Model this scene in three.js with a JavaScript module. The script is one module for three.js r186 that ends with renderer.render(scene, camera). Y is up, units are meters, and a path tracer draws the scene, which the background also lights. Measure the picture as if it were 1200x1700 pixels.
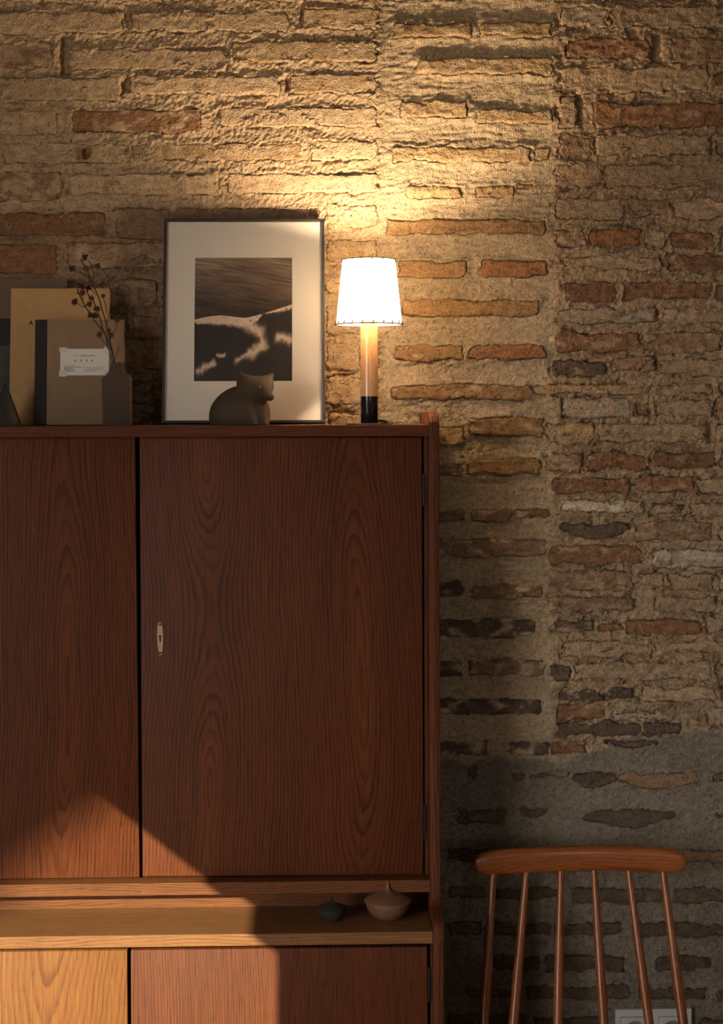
import * as THREE from 'three';
import { mergeGeometries, mergeVertices, toCreasedNormals } from 'three/addons/utils/BufferGeometryUtils.js';
import { RoundedBoxGeometry } from 'three/addons/geometries/RoundedBoxGeometry.js';

// ---------------------------------------------------------------- camera, sky, sun, exposure
const scene = new THREE.Scene();
const renderer = new THREE.WebGLRenderer({ antialias: true });
renderer.toneMapping = THREE.LinearToneMapping;
renderer.toneMappingExposure = 1.0;
renderer.shadowMap.enabled = true;

const F = 2600, PX = 600, PY = 690, EYE = 1.58, DIST = 2.95;
const camera = new THREE.PerspectiveCamera(2 * Math.atan(850 / F) * 180 / Math.PI, 1200 / 1700, 0.05, 200);
camera.position.set(0, EYE, DIST);
camera.rotation.order = 'YXZ';
camera.rotation.set(0, -Math.atan(77 / F), -0.003);
camera.setViewOffset(1200, 1700, 0, 850 - PY, 1200, 1700);
camera.updateMatrixWorld(true);
scene.add(camera);

scene.background = new THREE.Color(1.0, 0.975, 0.94);
scene.backgroundIntensity = 8.8;

const SUN = new THREE.Vector3(-0.48, 0.385, 1).normalize();      // towards the sun: low, from the left and from the front
const sun = new THREE.DirectionalLight(new THREE.Color(1.0, 0.92, 0.62), 9.8);
sun.position.copy(SUN).multiplyScalar(12).add(new THREE.Vector3(-0.3, 0.8, 0.3));
sun.target.position.set(-0.3, 0.8, 0.3);
sun.castShadow = true; sun.shadow.radius = 0.3;
sun.shadow.mapSize.set(4096, 4096);
Object.assign(sun.shadow.camera, { left: -6, right: 6, top: 6, bottom: -6, near: 0.5, far: 60 });
scene.add(sun, sun.target);

// ---------------------------------------------------------------- helpers
const camQ = camera.quaternion.clone(), camQi = camQ.clone().invert();
function at(u, v, z) {                                            // the point of the plane z = const seen at a pixel
  const d = new THREE.Vector3((u - PX) / F, -(v - PY) / F, -1).applyQuaternion(camQ);
  return camera.position.clone().addScaledVector(d, (z - camera.position.z) / d.z);
}
const _p = new THREE.Vector3();
function toPx(x, y, z) { _p.set(x, y, z).sub(camera.position).applyQuaternion(camQi); return [PX - F * _p.x / _p.z, PY + F * _p.y / _p.z]; }
function rng(seed) { let s = seed >>> 0; return () => { s = (s + 0x6D2B79F5) >>> 0; let t = s; t = Math.imul(t ^ (t >>> 15), t | 1); t ^= t + Math.imul(t ^ (t >>> 7), t | 61); return ((t ^ (t >>> 14)) >>> 0) / 4294967296; }; }
const PERM = (() => { const r = rng(71), p = Array.from({ length: 256 }, (_, i) => i); for (let i = 255; i > 0; i--) { const j = Math.floor(r() * (i + 1)); [p[i], p[j]] = [p[j], p[i]]; } return new Uint8Array([...p, ...p]); })();
const GX = new Float32Array(256), GY = new Float32Array(256);
for (let i = 0; i < 256; i++) { const a = i / 256 * Math.PI * 2; GX[i] = Math.cos(a); GY[i] = Math.sin(a); }
function pn(x, y) {                                               // gradient noise, about -0.7 .. 0.7
  const xf = Math.floor(x), yf = Math.floor(y), X = xf & 255, Y = yf & 255; x -= xf; y -= yf;
  const u = x * x * x * (x * (x * 6 - 15) + 10), v = y * y * y * (y * (y * 6 - 15) + 10);
  const a = PERM[X] + Y, b = PERM[X + 1] + Y, g = (h, dx, dy) => GX[h] * dx + GY[h] * dy;
  const n0 = g(PERM[a], x, y), n1 = g(PERM[b], x - 1, y), n2 = g(PERM[a + 1], x, y - 1), n3 = g(PERM[b + 1], x - 1, y - 1);
  return n0 + u * (n1 - n0) + v * (n2 + u * (n3 - n2) - n0 - u * (n1 - n0));
}
function fbm(x, y, o = 4) { let s = 0, a = 1, t = 0; for (let i = 0; i < o; i++) { s += a * pn(x, y); t += a; x = x * 2.03 + 17.1; y = y * 2.03 + 9.7; a *= 0.52; } return s / t * 1.7; }
const sst = (a, b, x) => { const t = Math.min(1, Math.max(0, (x - a) / (b - a))); return t * t * (3 - 2 * t); };
const lerp = (a, b, t) => a + (b - a) * t;
const mix3 = (a, b, t) => [lerp(a[0], b[0], t), lerp(a[1], b[1], t), lerp(a[2], b[2], t)];
const clampB = (x) => x < 0 ? 0 : x > 255 ? 255 : x;

function dataTex(w, h, fn, { srgb = true, repeat = false } = {}) {
  const d = new Uint8Array(w * h * 4), o = [0, 0, 0, 255];
  for (let j = 0; j < h; j++) for (let i = 0; i < w; i++) { fn(i, j, o); const k = (j * w + i) * 4; d[k] = clampB(o[0]); d[k + 1] = clampB(o[1]); d[k + 2] = clampB(o[2]); d[k + 3] = 255; }
  const t = new THREE.DataTexture(d, w, h, THREE.RGBAFormat);
  t.magFilter = THREE.LinearFilter; t.minFilter = THREE.LinearMipmapLinearFilter; t.generateMipmaps = true; t.needsUpdate = true;
  if (srgb) t.colorSpace = THREE.SRGBColorSpace;
  if (repeat) t.wrapS = t.wrapT = THREE.RepeatWrapping;
  return t;
}
const names = new Map();
function numbered(n) { const k = names.get(n) ?? 0; names.set(n, k + 1); return k ? n + '_' + String(k).padStart(3, '0') : n; }
function mesh(name, geo, mat, parent) { const m = new THREE.Mesh(geo, mat); m.name = parent === scene ? numbered(name) : name; m.castShadow = m.receiveShadow = true; parent.add(m); return m; }
function thing(name, label, category, pos = [0, 0, 0], group) {
  const o = new THREE.Group(); o.name = numbered(name); o.position.set(...pos); scene.add(o);
  o.userData = { label, category }; if (group) o.userData.group = group; return o;
}
function structure(o, label, category) { o.userData = { kind: 'structure', label, category }; return o; }
function std(color, roughness = 0.6, more = {}) { return new THREE.MeshStandardMaterial({ color: new THREE.Color().setRGB(...color), roughness, metalness: 0, ...more }); }
// box given by its two corners with metre uvs; the grain runs along `axis`
function boardGeo(x0, y0, z0, x1, y1, z1, axis = 'y', r = 0.0016, off = [0, 0]) {
  const w = x1 - x0, h = y1 - y0, d = z1 - z0;
  const g = new RoundedBoxGeometry(w, h, d, 2, Math.min(r, w / 3, h / 3, d / 3));
  g.translate((x0 + x1) / 2, (y0 + y1) / 2, (z0 + z1) / 2);
  metreUV(g, axis, off); return g;
}
function metreUV(g, axis = 'y', off = [0, 0]) {                     // u across the grain, v along it, by the way each face points
  const p = g.attributes.position, n = g.attributes.normal, uv = new Float32Array(p.count * 2);
  for (let i = 0; i < p.count; i++) {
    const c = [p.getX(i), p.getY(i), p.getZ(i)], m = [Math.abs(n.getX(i)), Math.abs(n.getY(i)), Math.abs(n.getZ(i))];
    const along = 'xyz'.indexOf(axis); let face = m.indexOf(Math.max(...m)); let a = [0, 1, 2].filter((k) => k !== face);
    let U, V; if (face === along) { U = c[a[0]]; V = c[a[1]] * 0.2; } else { V = c[along]; U = c[a.find((k) => k !== along)]; }
    uv[i * 2] = U + off[0]; uv[i * 2 + 1] = V + off[1];
  }
  g.setAttribute('uv', new THREE.BufferAttribute(uv, 2)); return g;
}
function cyl(p0, p1, r0, r1, seg = 14) {                           // tapered round bar between two points
  const a = new THREE.Vector3(...p0), b = new THREE.Vector3(...p1), d = b.clone().sub(a), L = d.length();
  const g = new THREE.CylinderGeometry(r1, r0, L, seg, 1); g.translate(0, L / 2, 0);
  g.applyQuaternion(new THREE.Quaternion().setFromUnitVectors(new THREE.Vector3(0, 1, 0), d.normalize())); g.translate(a.x, a.y, a.z); return g;
}
function lathe(pts, seg = 48) { return new THREE.LatheGeometry(pts.map(([r, y]) => new THREE.Vector2(r, y)), seg); }

// ---------------------------------------------------------------- materials
// fine grit shared by plaster and brick (relief only)
const gritTex = dataTex(512, 512, (i, j, o) => {
  const T = 512, w = (x, y) => fbm(x, y, 3);
  let s = 0; const fx = i / T, fy = j / T;                          // tileable blend
  for (const [ox, oy, k] of [[0, 0, (1 - fx) * (1 - fy)], [1, 0, fx * (1 - fy)], [0, 1, (1 - fx) * fy], [1, 1, fx * fy]]) s += k * w((fx - ox) * 70 + 300, (fy - oy) * 70 + 300);
  o[0] = o[1] = o[2] = 128 + s * 150;
}, { srgb: false, repeat: true });
gritTex.repeat.set(4, 4);
const tileN = (i, j, T, fn) => { const fx = i / T, fy = j / T; let s = 0, q = 0; for (const [ox, oy, k] of [[0, 0, (1 - fx) * (1 - fy)], [1, 0, fx * (1 - fy)], [0, 1, (1 - fx) * fy], [1, 1, fx * fy]]) { s += k * fn(fx - ox + 3, fy - oy + 3); q += k * k; } return s / Math.sqrt(q); };
const GT = 1024;                                                      // half a metre of sandy grain: pits, pale grains, stains
const pits = new Float32Array(GT * GT);
const grainTex = dataTex(GT, GT, (i, j, o) => {
  const a = tileN(i, j, GT, (x, y) => pn(x * 210, y * 210)), b = tileN(i, j, GT, (x, y) => pn(x * 95 + 9, y * 95)), c = tileN(i, j, GT, (x, y) => fbm(x * 34 + 5, y * 40, 3)), d = tileN(i, j, GT, (x, y) => fbm(x * 9 + 50, y * 12, 3));
  const pit = sst(0.30, 0.46, b + 0.25 * c), pale = sst(0.34, 0.5, a), k = 0.80 * (1 + 0.34 * a + 0.20 * b + 0.20 * c + 0.10 * d) * (1 - 0.45 * pit) + 0.10 * pale;
  pits[j * GT + i] = 0.5 + 0.30 * a + 0.30 * c + 0.22 * b - 0.35 * pit;
  o[0] = 255 * k; o[1] = 255 * k * (0.995 - 0.03 * pit); o[2] = 255 * k * (0.985 - 0.06 * pit);
}, { srgb: false, repeat: true });
grainTex.repeat.set(2, 2);
const reliefTex = dataTex(GT, GT, (i, j, o) => { o[0] = o[1] = o[2] = 255 * pits[j * GT + i]; }, { srgb: false, repeat: true });
reliefTex.repeat.set(2, 2);
const wallMat = new THREE.MeshStandardMaterial({ vertexColors: true, map: grainTex, roughness: 0.95, metalness: 0, bumpMap: reliefTex, bumpScale: 0.0035 });
const slabMat = std([0.36, 0.29, 0.21], 0.95, { bumpMap: gritTex, bumpScale: 0.003 });
const limeMat = std([0.25, 0.22, 0.185], 0.95);

// veneer: growth rings cut flat round a few hearts, with fibre streaks and pores; the colours are sRGB
function veneer(W, H, ppm, hearts, seed, pal, ring = 0.0062) {
  const w = Math.round(W * ppm), h = Math.round(H * ppm), S = seed * 13.7;
  const [light, mid, dark] = pal;
  return dataTex(w, h, (i, j, o) => {
    const x = i / ppm, y = j / ppm;
    let f = 1e9;
    for (const [hx, d0, d1, fr, ph, wob] of hearts) {
      const dx = x - hx - wob * pn(y * 3.1 + ph * 5, hx * 9 + S) - 0.004 * pn(y * 14 + ph, S);
      const dep = d0 + d1 * Math.sin(y * fr + ph) + 0.012 * pn(y * 5 + ph, hx * 30 + S);
      f = Math.min(f, Math.sqrt(dx * dx + dep * dep * 0.5));
    }
    f += 0.0035 * pn(x * 30 + S, y * 4) + 0.0012 * pn(x * 150, y * 16 + S);
    const r = f / ring, t = r - Math.floor(r), id = PERM[(Math.floor(r) + seed * 31) & 255] / 255;
    const late = sst(0.35, 0.93, t) * (1 - sst(0.94, 1.0, t)) * (0.45 + 0.55 * id);
    const fib = pn(x * 900 + S, y * 9) * 0.55 + pn(x * 2300, y * 22 + S) * 0.6;
    const pore = sst(0.28, 0.45, pn(x * 1300 + 7 + S, y * 38)) * (0.4 + 0.6 * late);
    const cloud = fbm(x * 9 + S, y * 1.6, 3);
    const heartIn = 1 - sst(0.010, 0.030, f);
    let k = 0.46 + 0.34 * late + 0.55 * fib + 0.5 * pore - 0.12 * cloud - 0.12 * heartIn;
    const c = k < 0.5 ? mix3(light, mid, Math.max(0, k * 2)) : mix3(mid, dark, Math.min(1, k * 2 - 1));
    o[0] = c[0]; o[1] = c[1]; o[2] = c[2];
  }, { repeat: true });
}
const TEAK = [[128, 70, 34], [95, 48, 23], [50, 23, 12]];
const OAKY = [[152, 103, 56], [122, 77, 40], [84, 48, 23]];
const PALE = [[138, 88, 50], [110, 66, 36], [68, 37, 20]];
function woodMat(tex, W, H, rough = 0.42, tint) {
  tex.repeat.set(1 / W, 1 / H);
  return new THREE.MeshPhysicalMaterial({ map: tex, roughness: rough + 0.16, metalness: 0, specularIntensity: 0.45, color: tint ? new THREE.Color().setRGB(...tint) : 0xffffff });
}
const straightTex = veneer(0.40, 0.8, 1400, [[-0.2, 0.05, 0.02, 4, 0.3, 0.02], [0.62, 0.06, 0.02, 3, 1.3, 0.02]], 5, TEAK, 0.0045);
const straightWood = woodMat(straightTex, 0.40, 0.8, 0.45);
const paleWood = woodMat(veneer(0.40, 0.8, 1400, [[-0.2, 0.05, 0.02, 4, 0.3, 0.02], [0.62, 0.06, 0.02, 3, 1.3, 0.02]], 15, PALE, 0.0045), 0.40, 0.8, 0.45);
const sideTex = veneer(0.40, 0.8, 1200, [[0.2, 0.06, 0.03, 3, 0.3, 0.02]], 8, TEAK, 0.0052);
const sideWood = woodMat(sideTex, 0.40, 0.8, 0.45);
const railTex = veneer(0.10, 0.6, 1400, [[0.05, 0.03, 0.02, 6, 0.3, 0.01]], 11, [[178, 104, 48], [148, 81, 35], [98, 49, 20]], 0.004);
const blackMetal = std([0.015, 0.015, 0.016], 0.3, { metalness: 0.6 });
const steel = std([0.55, 0.52, 0.47], 0.32, { metalness: 1 });
const brass = std([0.62, 0.52, 0.34], 0.3, { metalness: 1 });
const darkHole = std([0.01, 0.01, 0.01], 0.9);

// ---------------------------------------------------------------- room shell
const XL = -2.0, XR = 2.7, YC = 2.75, ZF = 6.2, TH = 0.25;
const wallBack = new THREE.Group(); wallBack.name = 'wall_back'; scene.add(wallBack);
structure(wallBack, 'old brick wall with lime mortar and patches of plaster behind the cabinet', 'wall');
{ const g = new THREE.BoxGeometry(XR - XL + 2 * TH, YC + 0.2, TH); g.translate((XL + XR) / 2, YC / 2 - 0.0, -TH / 2 - 0.016); metreUV(g, 'x'); mesh('plaster_base', g, slabMat, wallBack); }
function shell(name, x0, y0, z0, x1, y1, z1, mat, label, cat) { const g = new THREE.BoxGeometry(x1 - x0, y1 - y0, z1 - z0); g.translate((x0 + x1) / 2, (y0 + y1) / 2, (z0 + z1) / 2); metreUV(g, 'x'); return g; }
const DZ0 = 2.35, DZ1 = 4.87, DTOP = 2.43;                             // the open doorway in the left wall
{ const g = mergeGeometries([shell('', XL - TH, 0, -0.016, XL, YC, DZ0), shell('', XL - TH, 0, DZ1, XL, YC, ZF + TH), shell('', XL - TH, DTOP, DZ0, XL, YC, DZ1)]);
  structure(mesh('wall_left', g, limeMat, scene), 'lime plastered side wall with a wide open doorway', 'wall'); }
structure(mesh('wall_right', shell('', XR, 0, -0.016, XR + TH, YC, ZF + TH), limeMat, scene), 'lime plastered side wall without openings', 'wall');
const WX0 = 1.05, WX1 = 1.95, WY0 = 1.15, WY1 = 2.05;                     // window behind the camera
{ const g = mergeGeometries([shell('', XL, 0, ZF, WX0, YC, ZF + TH), shell('', WX1, 0, ZF, XR, YC, ZF + TH), shell('', WX0, 0, ZF, WX1, WY0, ZF + TH), shell('', WX0, WY1, ZF, WX1, YC, ZF + TH)]);
  structure(mesh('wall_front', g, limeMat, scene), 'lime plastered wall with one window facing the brick wall', 'wall'); }
structure(mesh('ceiling', shell('', XL - TH, YC, -0.27, XR + TH, YC + 0.2, ZF + TH), limeMat, scene), 'flat lime washed ceiling', 'ceiling');
structure(mesh('floor', shell('', XL - TH, -0.12, -0.27, XR + TH, 0, ZF + TH), std([0.22, 0.12, 0.07], 0.6), scene), 'plain terracotta coloured floor', 'floor');
{ const w = new THREE.Group(); w.name = 'window_1'; scene.add(w); structure(w, 'window with a slim dark frame facing the brick wall', 'window');
  const fm = std([0.06, 0.05, 0.04], 0.5), z0 = ZF + 0.06, z1 = ZF + 0.11;
  mesh('frame', mergeGeometries([shell('', WX0, WY0, z0, WX0 + 0.06, WY1, z1), shell('', WX1 - 0.06, WY0, z0, WX1, WY1, z1), shell('', WX0 + 0.06, WY0, z0, WX1 - 0.06, WY0 + 0.06, z1), shell('', WX0 + 0.06, WY1 - 0.06, z0, WX1 - 0.06, WY1, z1), shell('', 1.47, WY0 + 0.06, z0, 1.53, WY1 - 0.06, z1)]), fm, w);
  const gm = new THREE.MeshPhysicalMaterial({ color: 0xffffff, roughness: 0, transmission: 1, thickness: 0, ior: 1.5 });
  for (const [a, b] of [[WX0 + 0.06, 1.47], [1.53, WX1 - 0.06]]) mesh('pane', shell('', a, WY0 + 0.06, z0 + 0.02, b, WY1 - 0.06, z0 + 0.024), gm, w); }
{ const g = shell('', -60, -0.32, -40, 60, -0.13, 80); structure(mesh('ground', g, std([0.20, 0.17, 0.13], 0.95), scene), 'dry earth outside the house', 'ground'); }

// ---------------------------------------------------------------- the brick wall
// bricks read off the wall: pixel box, tone, how proud (mm), how much lime covers it
const B = [];
const row = (zone, list) => { for (const b of list) B.push({ zone, x0: b[0], y0: b[1], x1: b[2], y1: b[3], tone: b[4], proud: b[5] * (zone === 'pillar' ? 0.62 : 1), wash: b[6] ?? null, lens: b[7] ?? 0 }); };
row('left', [
  [-140, -24, 60, 3, 'c', 6], [68, -24, 250, 5, 'c', 6], [258, -24, 492, 4, 'c', 6], [502, -26, 620, 4, 'y', 8],
  [-80, 20, 205, 58, 'c', 6], [216, 19, 480, 55, 'c', 6], [502, 14, 628, 51, 'y', 7],
  [-140, 70, 88, 116, 'b', 4], [114, 82, 376, 118, 'c', 6], [384, 68, 626, 104, 'y', 7],
  [-100, 128, 202, 169, 'c', 6], [214, 126, 466, 160, 'c', 8], [478, 122, 626, 158, 'y', 5],
  [-140, 184, 96, 226, 'c', 4], [118, 180, 334, 221, 'r', 4, 0.42], [362, 177, 626, 212, 'c', 5],
  [-140, 238, -2, 273, 'b', 5], [4, 238, 208, 273, 'c', 5], [216, 237, 500, 268, 'y', 4], [514, 233, 628, 267, 'p', 5],
  [-140, 284, 104, 336, 'b', 3], [115, 288, 366, 326, 'c', 7], [377, 288, 628, 322, 'p', 5, 0.1],
  [-140, 352, 176, 393, 'r', 4, 0.4], [192, 345, 532, 398, 'b', 4], [540, 340, 628, 380, 'p', 5],
  [-140, 404, 96, 456, 'r', 4, 0.3], [112, 402, 300, 446, 't', 6], [308, 405, 530, 446, 'b', 5], [540, 398, 628, 436, 'y', 5],
  [-140, 466, 160, 505, 'r', 4], [176, 464, 262, 510, 't', 5], [272, 464, 528, 506, 'b', 5], [540, 452, 628, 492, 'c', 6],
  [-140, 520, 98, 560, 'b', 4], [104, 520, 214, 562, 'd', 4], [220, 522, 380, 562, 'b', 4], [390, 520, 530, 560, 'b', 4], [540, 506, 628, 556, 'c', 5],
  [-140, 576, 180, 618, 'b', 4], [190, 576, 300, 616, 'r', 4], [310, 576, 530, 616, 'b', 4], [540, 570, 598, 616, 'c', 6], [602, 572, 630, 612, 'c', 5],
  [-140, 632, 120, 672, 'b', 4], [130, 632, 258, 672, 'd', 4], [268, 632, 530, 674, 'b', 4], [540, 628, 628, 674, 'c', 7],
  [-140, 688, 200, 726, 'b', 4], [208, 686, 440, 726, 'd', 4], [450, 688, 540, 726, 'c', 4], [546, 686, 632, 726, 'c', 6],
]);
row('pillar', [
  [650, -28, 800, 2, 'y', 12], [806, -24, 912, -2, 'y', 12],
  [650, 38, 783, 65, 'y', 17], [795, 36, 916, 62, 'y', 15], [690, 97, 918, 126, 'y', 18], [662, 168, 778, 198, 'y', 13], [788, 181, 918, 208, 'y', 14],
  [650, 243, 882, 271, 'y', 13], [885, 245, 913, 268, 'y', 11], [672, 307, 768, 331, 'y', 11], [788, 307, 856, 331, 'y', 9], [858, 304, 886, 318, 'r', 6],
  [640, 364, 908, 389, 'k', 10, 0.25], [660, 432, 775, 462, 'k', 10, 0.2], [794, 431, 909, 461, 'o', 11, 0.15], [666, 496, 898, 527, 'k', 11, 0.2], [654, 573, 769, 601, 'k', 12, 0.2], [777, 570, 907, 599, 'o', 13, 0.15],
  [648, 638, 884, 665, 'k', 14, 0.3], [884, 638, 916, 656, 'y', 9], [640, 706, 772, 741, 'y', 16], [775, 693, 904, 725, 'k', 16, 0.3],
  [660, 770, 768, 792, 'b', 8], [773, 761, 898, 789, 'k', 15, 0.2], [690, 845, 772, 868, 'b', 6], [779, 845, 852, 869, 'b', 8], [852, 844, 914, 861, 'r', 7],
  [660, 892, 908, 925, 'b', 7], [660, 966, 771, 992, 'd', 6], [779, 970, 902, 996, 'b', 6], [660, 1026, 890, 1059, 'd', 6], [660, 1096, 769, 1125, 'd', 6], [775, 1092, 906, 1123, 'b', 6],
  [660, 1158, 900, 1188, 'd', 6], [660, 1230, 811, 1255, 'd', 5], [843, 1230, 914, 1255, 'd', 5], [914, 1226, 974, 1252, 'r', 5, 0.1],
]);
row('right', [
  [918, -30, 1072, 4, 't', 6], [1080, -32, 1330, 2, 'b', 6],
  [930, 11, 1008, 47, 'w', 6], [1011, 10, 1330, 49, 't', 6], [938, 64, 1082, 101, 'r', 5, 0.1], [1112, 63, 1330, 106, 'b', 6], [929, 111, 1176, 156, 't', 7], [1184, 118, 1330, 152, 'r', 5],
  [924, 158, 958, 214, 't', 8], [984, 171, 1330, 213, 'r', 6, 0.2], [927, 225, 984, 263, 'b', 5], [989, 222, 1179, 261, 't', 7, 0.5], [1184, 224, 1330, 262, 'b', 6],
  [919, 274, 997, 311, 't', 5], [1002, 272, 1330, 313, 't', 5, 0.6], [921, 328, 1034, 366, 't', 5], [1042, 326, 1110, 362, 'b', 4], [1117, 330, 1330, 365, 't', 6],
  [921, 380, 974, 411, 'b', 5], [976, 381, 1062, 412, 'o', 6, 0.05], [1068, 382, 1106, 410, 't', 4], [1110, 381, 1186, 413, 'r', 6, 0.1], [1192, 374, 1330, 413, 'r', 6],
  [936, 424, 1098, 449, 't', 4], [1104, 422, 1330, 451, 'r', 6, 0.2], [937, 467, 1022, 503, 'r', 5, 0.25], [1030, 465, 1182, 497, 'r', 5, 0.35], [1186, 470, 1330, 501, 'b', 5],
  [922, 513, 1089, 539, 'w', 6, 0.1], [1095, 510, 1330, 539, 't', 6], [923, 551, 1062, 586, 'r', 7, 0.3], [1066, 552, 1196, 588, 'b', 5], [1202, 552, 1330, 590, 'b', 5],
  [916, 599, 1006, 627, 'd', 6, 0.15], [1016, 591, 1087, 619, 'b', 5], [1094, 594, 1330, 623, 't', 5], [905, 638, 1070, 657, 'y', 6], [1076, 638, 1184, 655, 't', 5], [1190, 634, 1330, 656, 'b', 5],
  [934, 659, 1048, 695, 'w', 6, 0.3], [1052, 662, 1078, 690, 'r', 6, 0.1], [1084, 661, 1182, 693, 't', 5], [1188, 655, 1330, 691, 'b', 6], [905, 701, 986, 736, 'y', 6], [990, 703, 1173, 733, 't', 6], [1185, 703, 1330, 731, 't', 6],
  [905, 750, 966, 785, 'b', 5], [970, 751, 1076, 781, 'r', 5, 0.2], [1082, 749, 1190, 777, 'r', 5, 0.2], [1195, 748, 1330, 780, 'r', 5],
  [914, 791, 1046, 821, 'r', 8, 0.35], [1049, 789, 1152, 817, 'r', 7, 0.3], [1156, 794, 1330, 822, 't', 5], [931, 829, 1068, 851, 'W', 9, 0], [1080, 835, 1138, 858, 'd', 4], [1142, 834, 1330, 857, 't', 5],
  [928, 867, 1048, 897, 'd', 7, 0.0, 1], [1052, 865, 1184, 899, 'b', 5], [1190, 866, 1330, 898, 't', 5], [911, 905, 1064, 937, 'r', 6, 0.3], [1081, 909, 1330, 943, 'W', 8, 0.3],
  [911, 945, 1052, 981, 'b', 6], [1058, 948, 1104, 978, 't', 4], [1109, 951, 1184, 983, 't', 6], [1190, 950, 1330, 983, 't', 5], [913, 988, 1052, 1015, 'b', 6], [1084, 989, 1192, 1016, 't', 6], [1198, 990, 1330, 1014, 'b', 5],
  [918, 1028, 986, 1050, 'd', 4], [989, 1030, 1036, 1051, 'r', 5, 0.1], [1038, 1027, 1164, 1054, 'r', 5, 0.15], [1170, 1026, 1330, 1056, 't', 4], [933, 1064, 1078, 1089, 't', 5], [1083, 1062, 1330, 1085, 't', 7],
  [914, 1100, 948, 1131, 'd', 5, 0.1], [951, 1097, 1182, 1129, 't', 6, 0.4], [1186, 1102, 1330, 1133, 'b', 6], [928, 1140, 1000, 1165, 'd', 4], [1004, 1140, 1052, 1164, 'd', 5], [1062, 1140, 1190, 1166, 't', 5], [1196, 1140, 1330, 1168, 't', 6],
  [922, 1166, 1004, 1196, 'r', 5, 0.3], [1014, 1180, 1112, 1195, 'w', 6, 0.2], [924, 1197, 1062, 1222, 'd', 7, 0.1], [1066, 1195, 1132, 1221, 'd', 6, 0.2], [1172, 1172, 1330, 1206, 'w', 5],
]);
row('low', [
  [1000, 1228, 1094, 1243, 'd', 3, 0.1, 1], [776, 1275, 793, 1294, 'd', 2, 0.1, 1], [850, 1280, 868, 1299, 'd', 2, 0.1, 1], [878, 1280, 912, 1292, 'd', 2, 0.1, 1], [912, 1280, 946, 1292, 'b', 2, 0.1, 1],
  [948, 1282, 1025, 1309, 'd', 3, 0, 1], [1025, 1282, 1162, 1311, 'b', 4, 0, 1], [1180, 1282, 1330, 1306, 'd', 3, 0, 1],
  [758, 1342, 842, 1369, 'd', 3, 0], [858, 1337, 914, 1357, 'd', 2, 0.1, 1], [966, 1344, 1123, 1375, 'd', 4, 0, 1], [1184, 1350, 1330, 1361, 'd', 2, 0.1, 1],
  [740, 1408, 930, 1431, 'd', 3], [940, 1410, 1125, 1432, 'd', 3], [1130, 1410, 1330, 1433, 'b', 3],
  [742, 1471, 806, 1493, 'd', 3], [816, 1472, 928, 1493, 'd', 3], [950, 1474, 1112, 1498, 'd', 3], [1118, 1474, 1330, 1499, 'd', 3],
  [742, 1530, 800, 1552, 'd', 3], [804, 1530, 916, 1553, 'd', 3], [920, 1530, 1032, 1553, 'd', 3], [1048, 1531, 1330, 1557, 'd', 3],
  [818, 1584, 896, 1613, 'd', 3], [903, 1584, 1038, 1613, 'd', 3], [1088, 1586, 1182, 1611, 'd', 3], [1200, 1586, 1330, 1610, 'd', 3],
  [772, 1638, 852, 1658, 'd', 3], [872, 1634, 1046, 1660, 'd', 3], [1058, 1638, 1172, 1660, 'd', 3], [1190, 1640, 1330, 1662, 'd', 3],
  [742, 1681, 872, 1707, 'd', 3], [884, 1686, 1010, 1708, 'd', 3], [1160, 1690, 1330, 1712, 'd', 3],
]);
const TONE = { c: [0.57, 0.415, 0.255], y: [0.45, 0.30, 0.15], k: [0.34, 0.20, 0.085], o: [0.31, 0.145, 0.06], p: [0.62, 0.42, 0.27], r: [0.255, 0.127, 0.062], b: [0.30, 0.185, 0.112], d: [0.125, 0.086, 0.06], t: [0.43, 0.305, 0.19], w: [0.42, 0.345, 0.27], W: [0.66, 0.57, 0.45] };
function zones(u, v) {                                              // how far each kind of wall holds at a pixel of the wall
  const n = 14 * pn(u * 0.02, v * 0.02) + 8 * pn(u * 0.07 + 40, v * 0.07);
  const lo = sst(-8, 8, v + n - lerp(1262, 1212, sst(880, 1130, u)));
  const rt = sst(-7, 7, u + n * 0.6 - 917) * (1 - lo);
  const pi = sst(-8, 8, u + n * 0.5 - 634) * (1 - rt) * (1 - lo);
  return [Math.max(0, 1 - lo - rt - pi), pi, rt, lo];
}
const MC = [[0.58, 0.42, 0.265], [0.57, 0.435, 0.28], [0.46, 0.325, 0.20], [0.275, 0.23, 0.172]];
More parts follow.
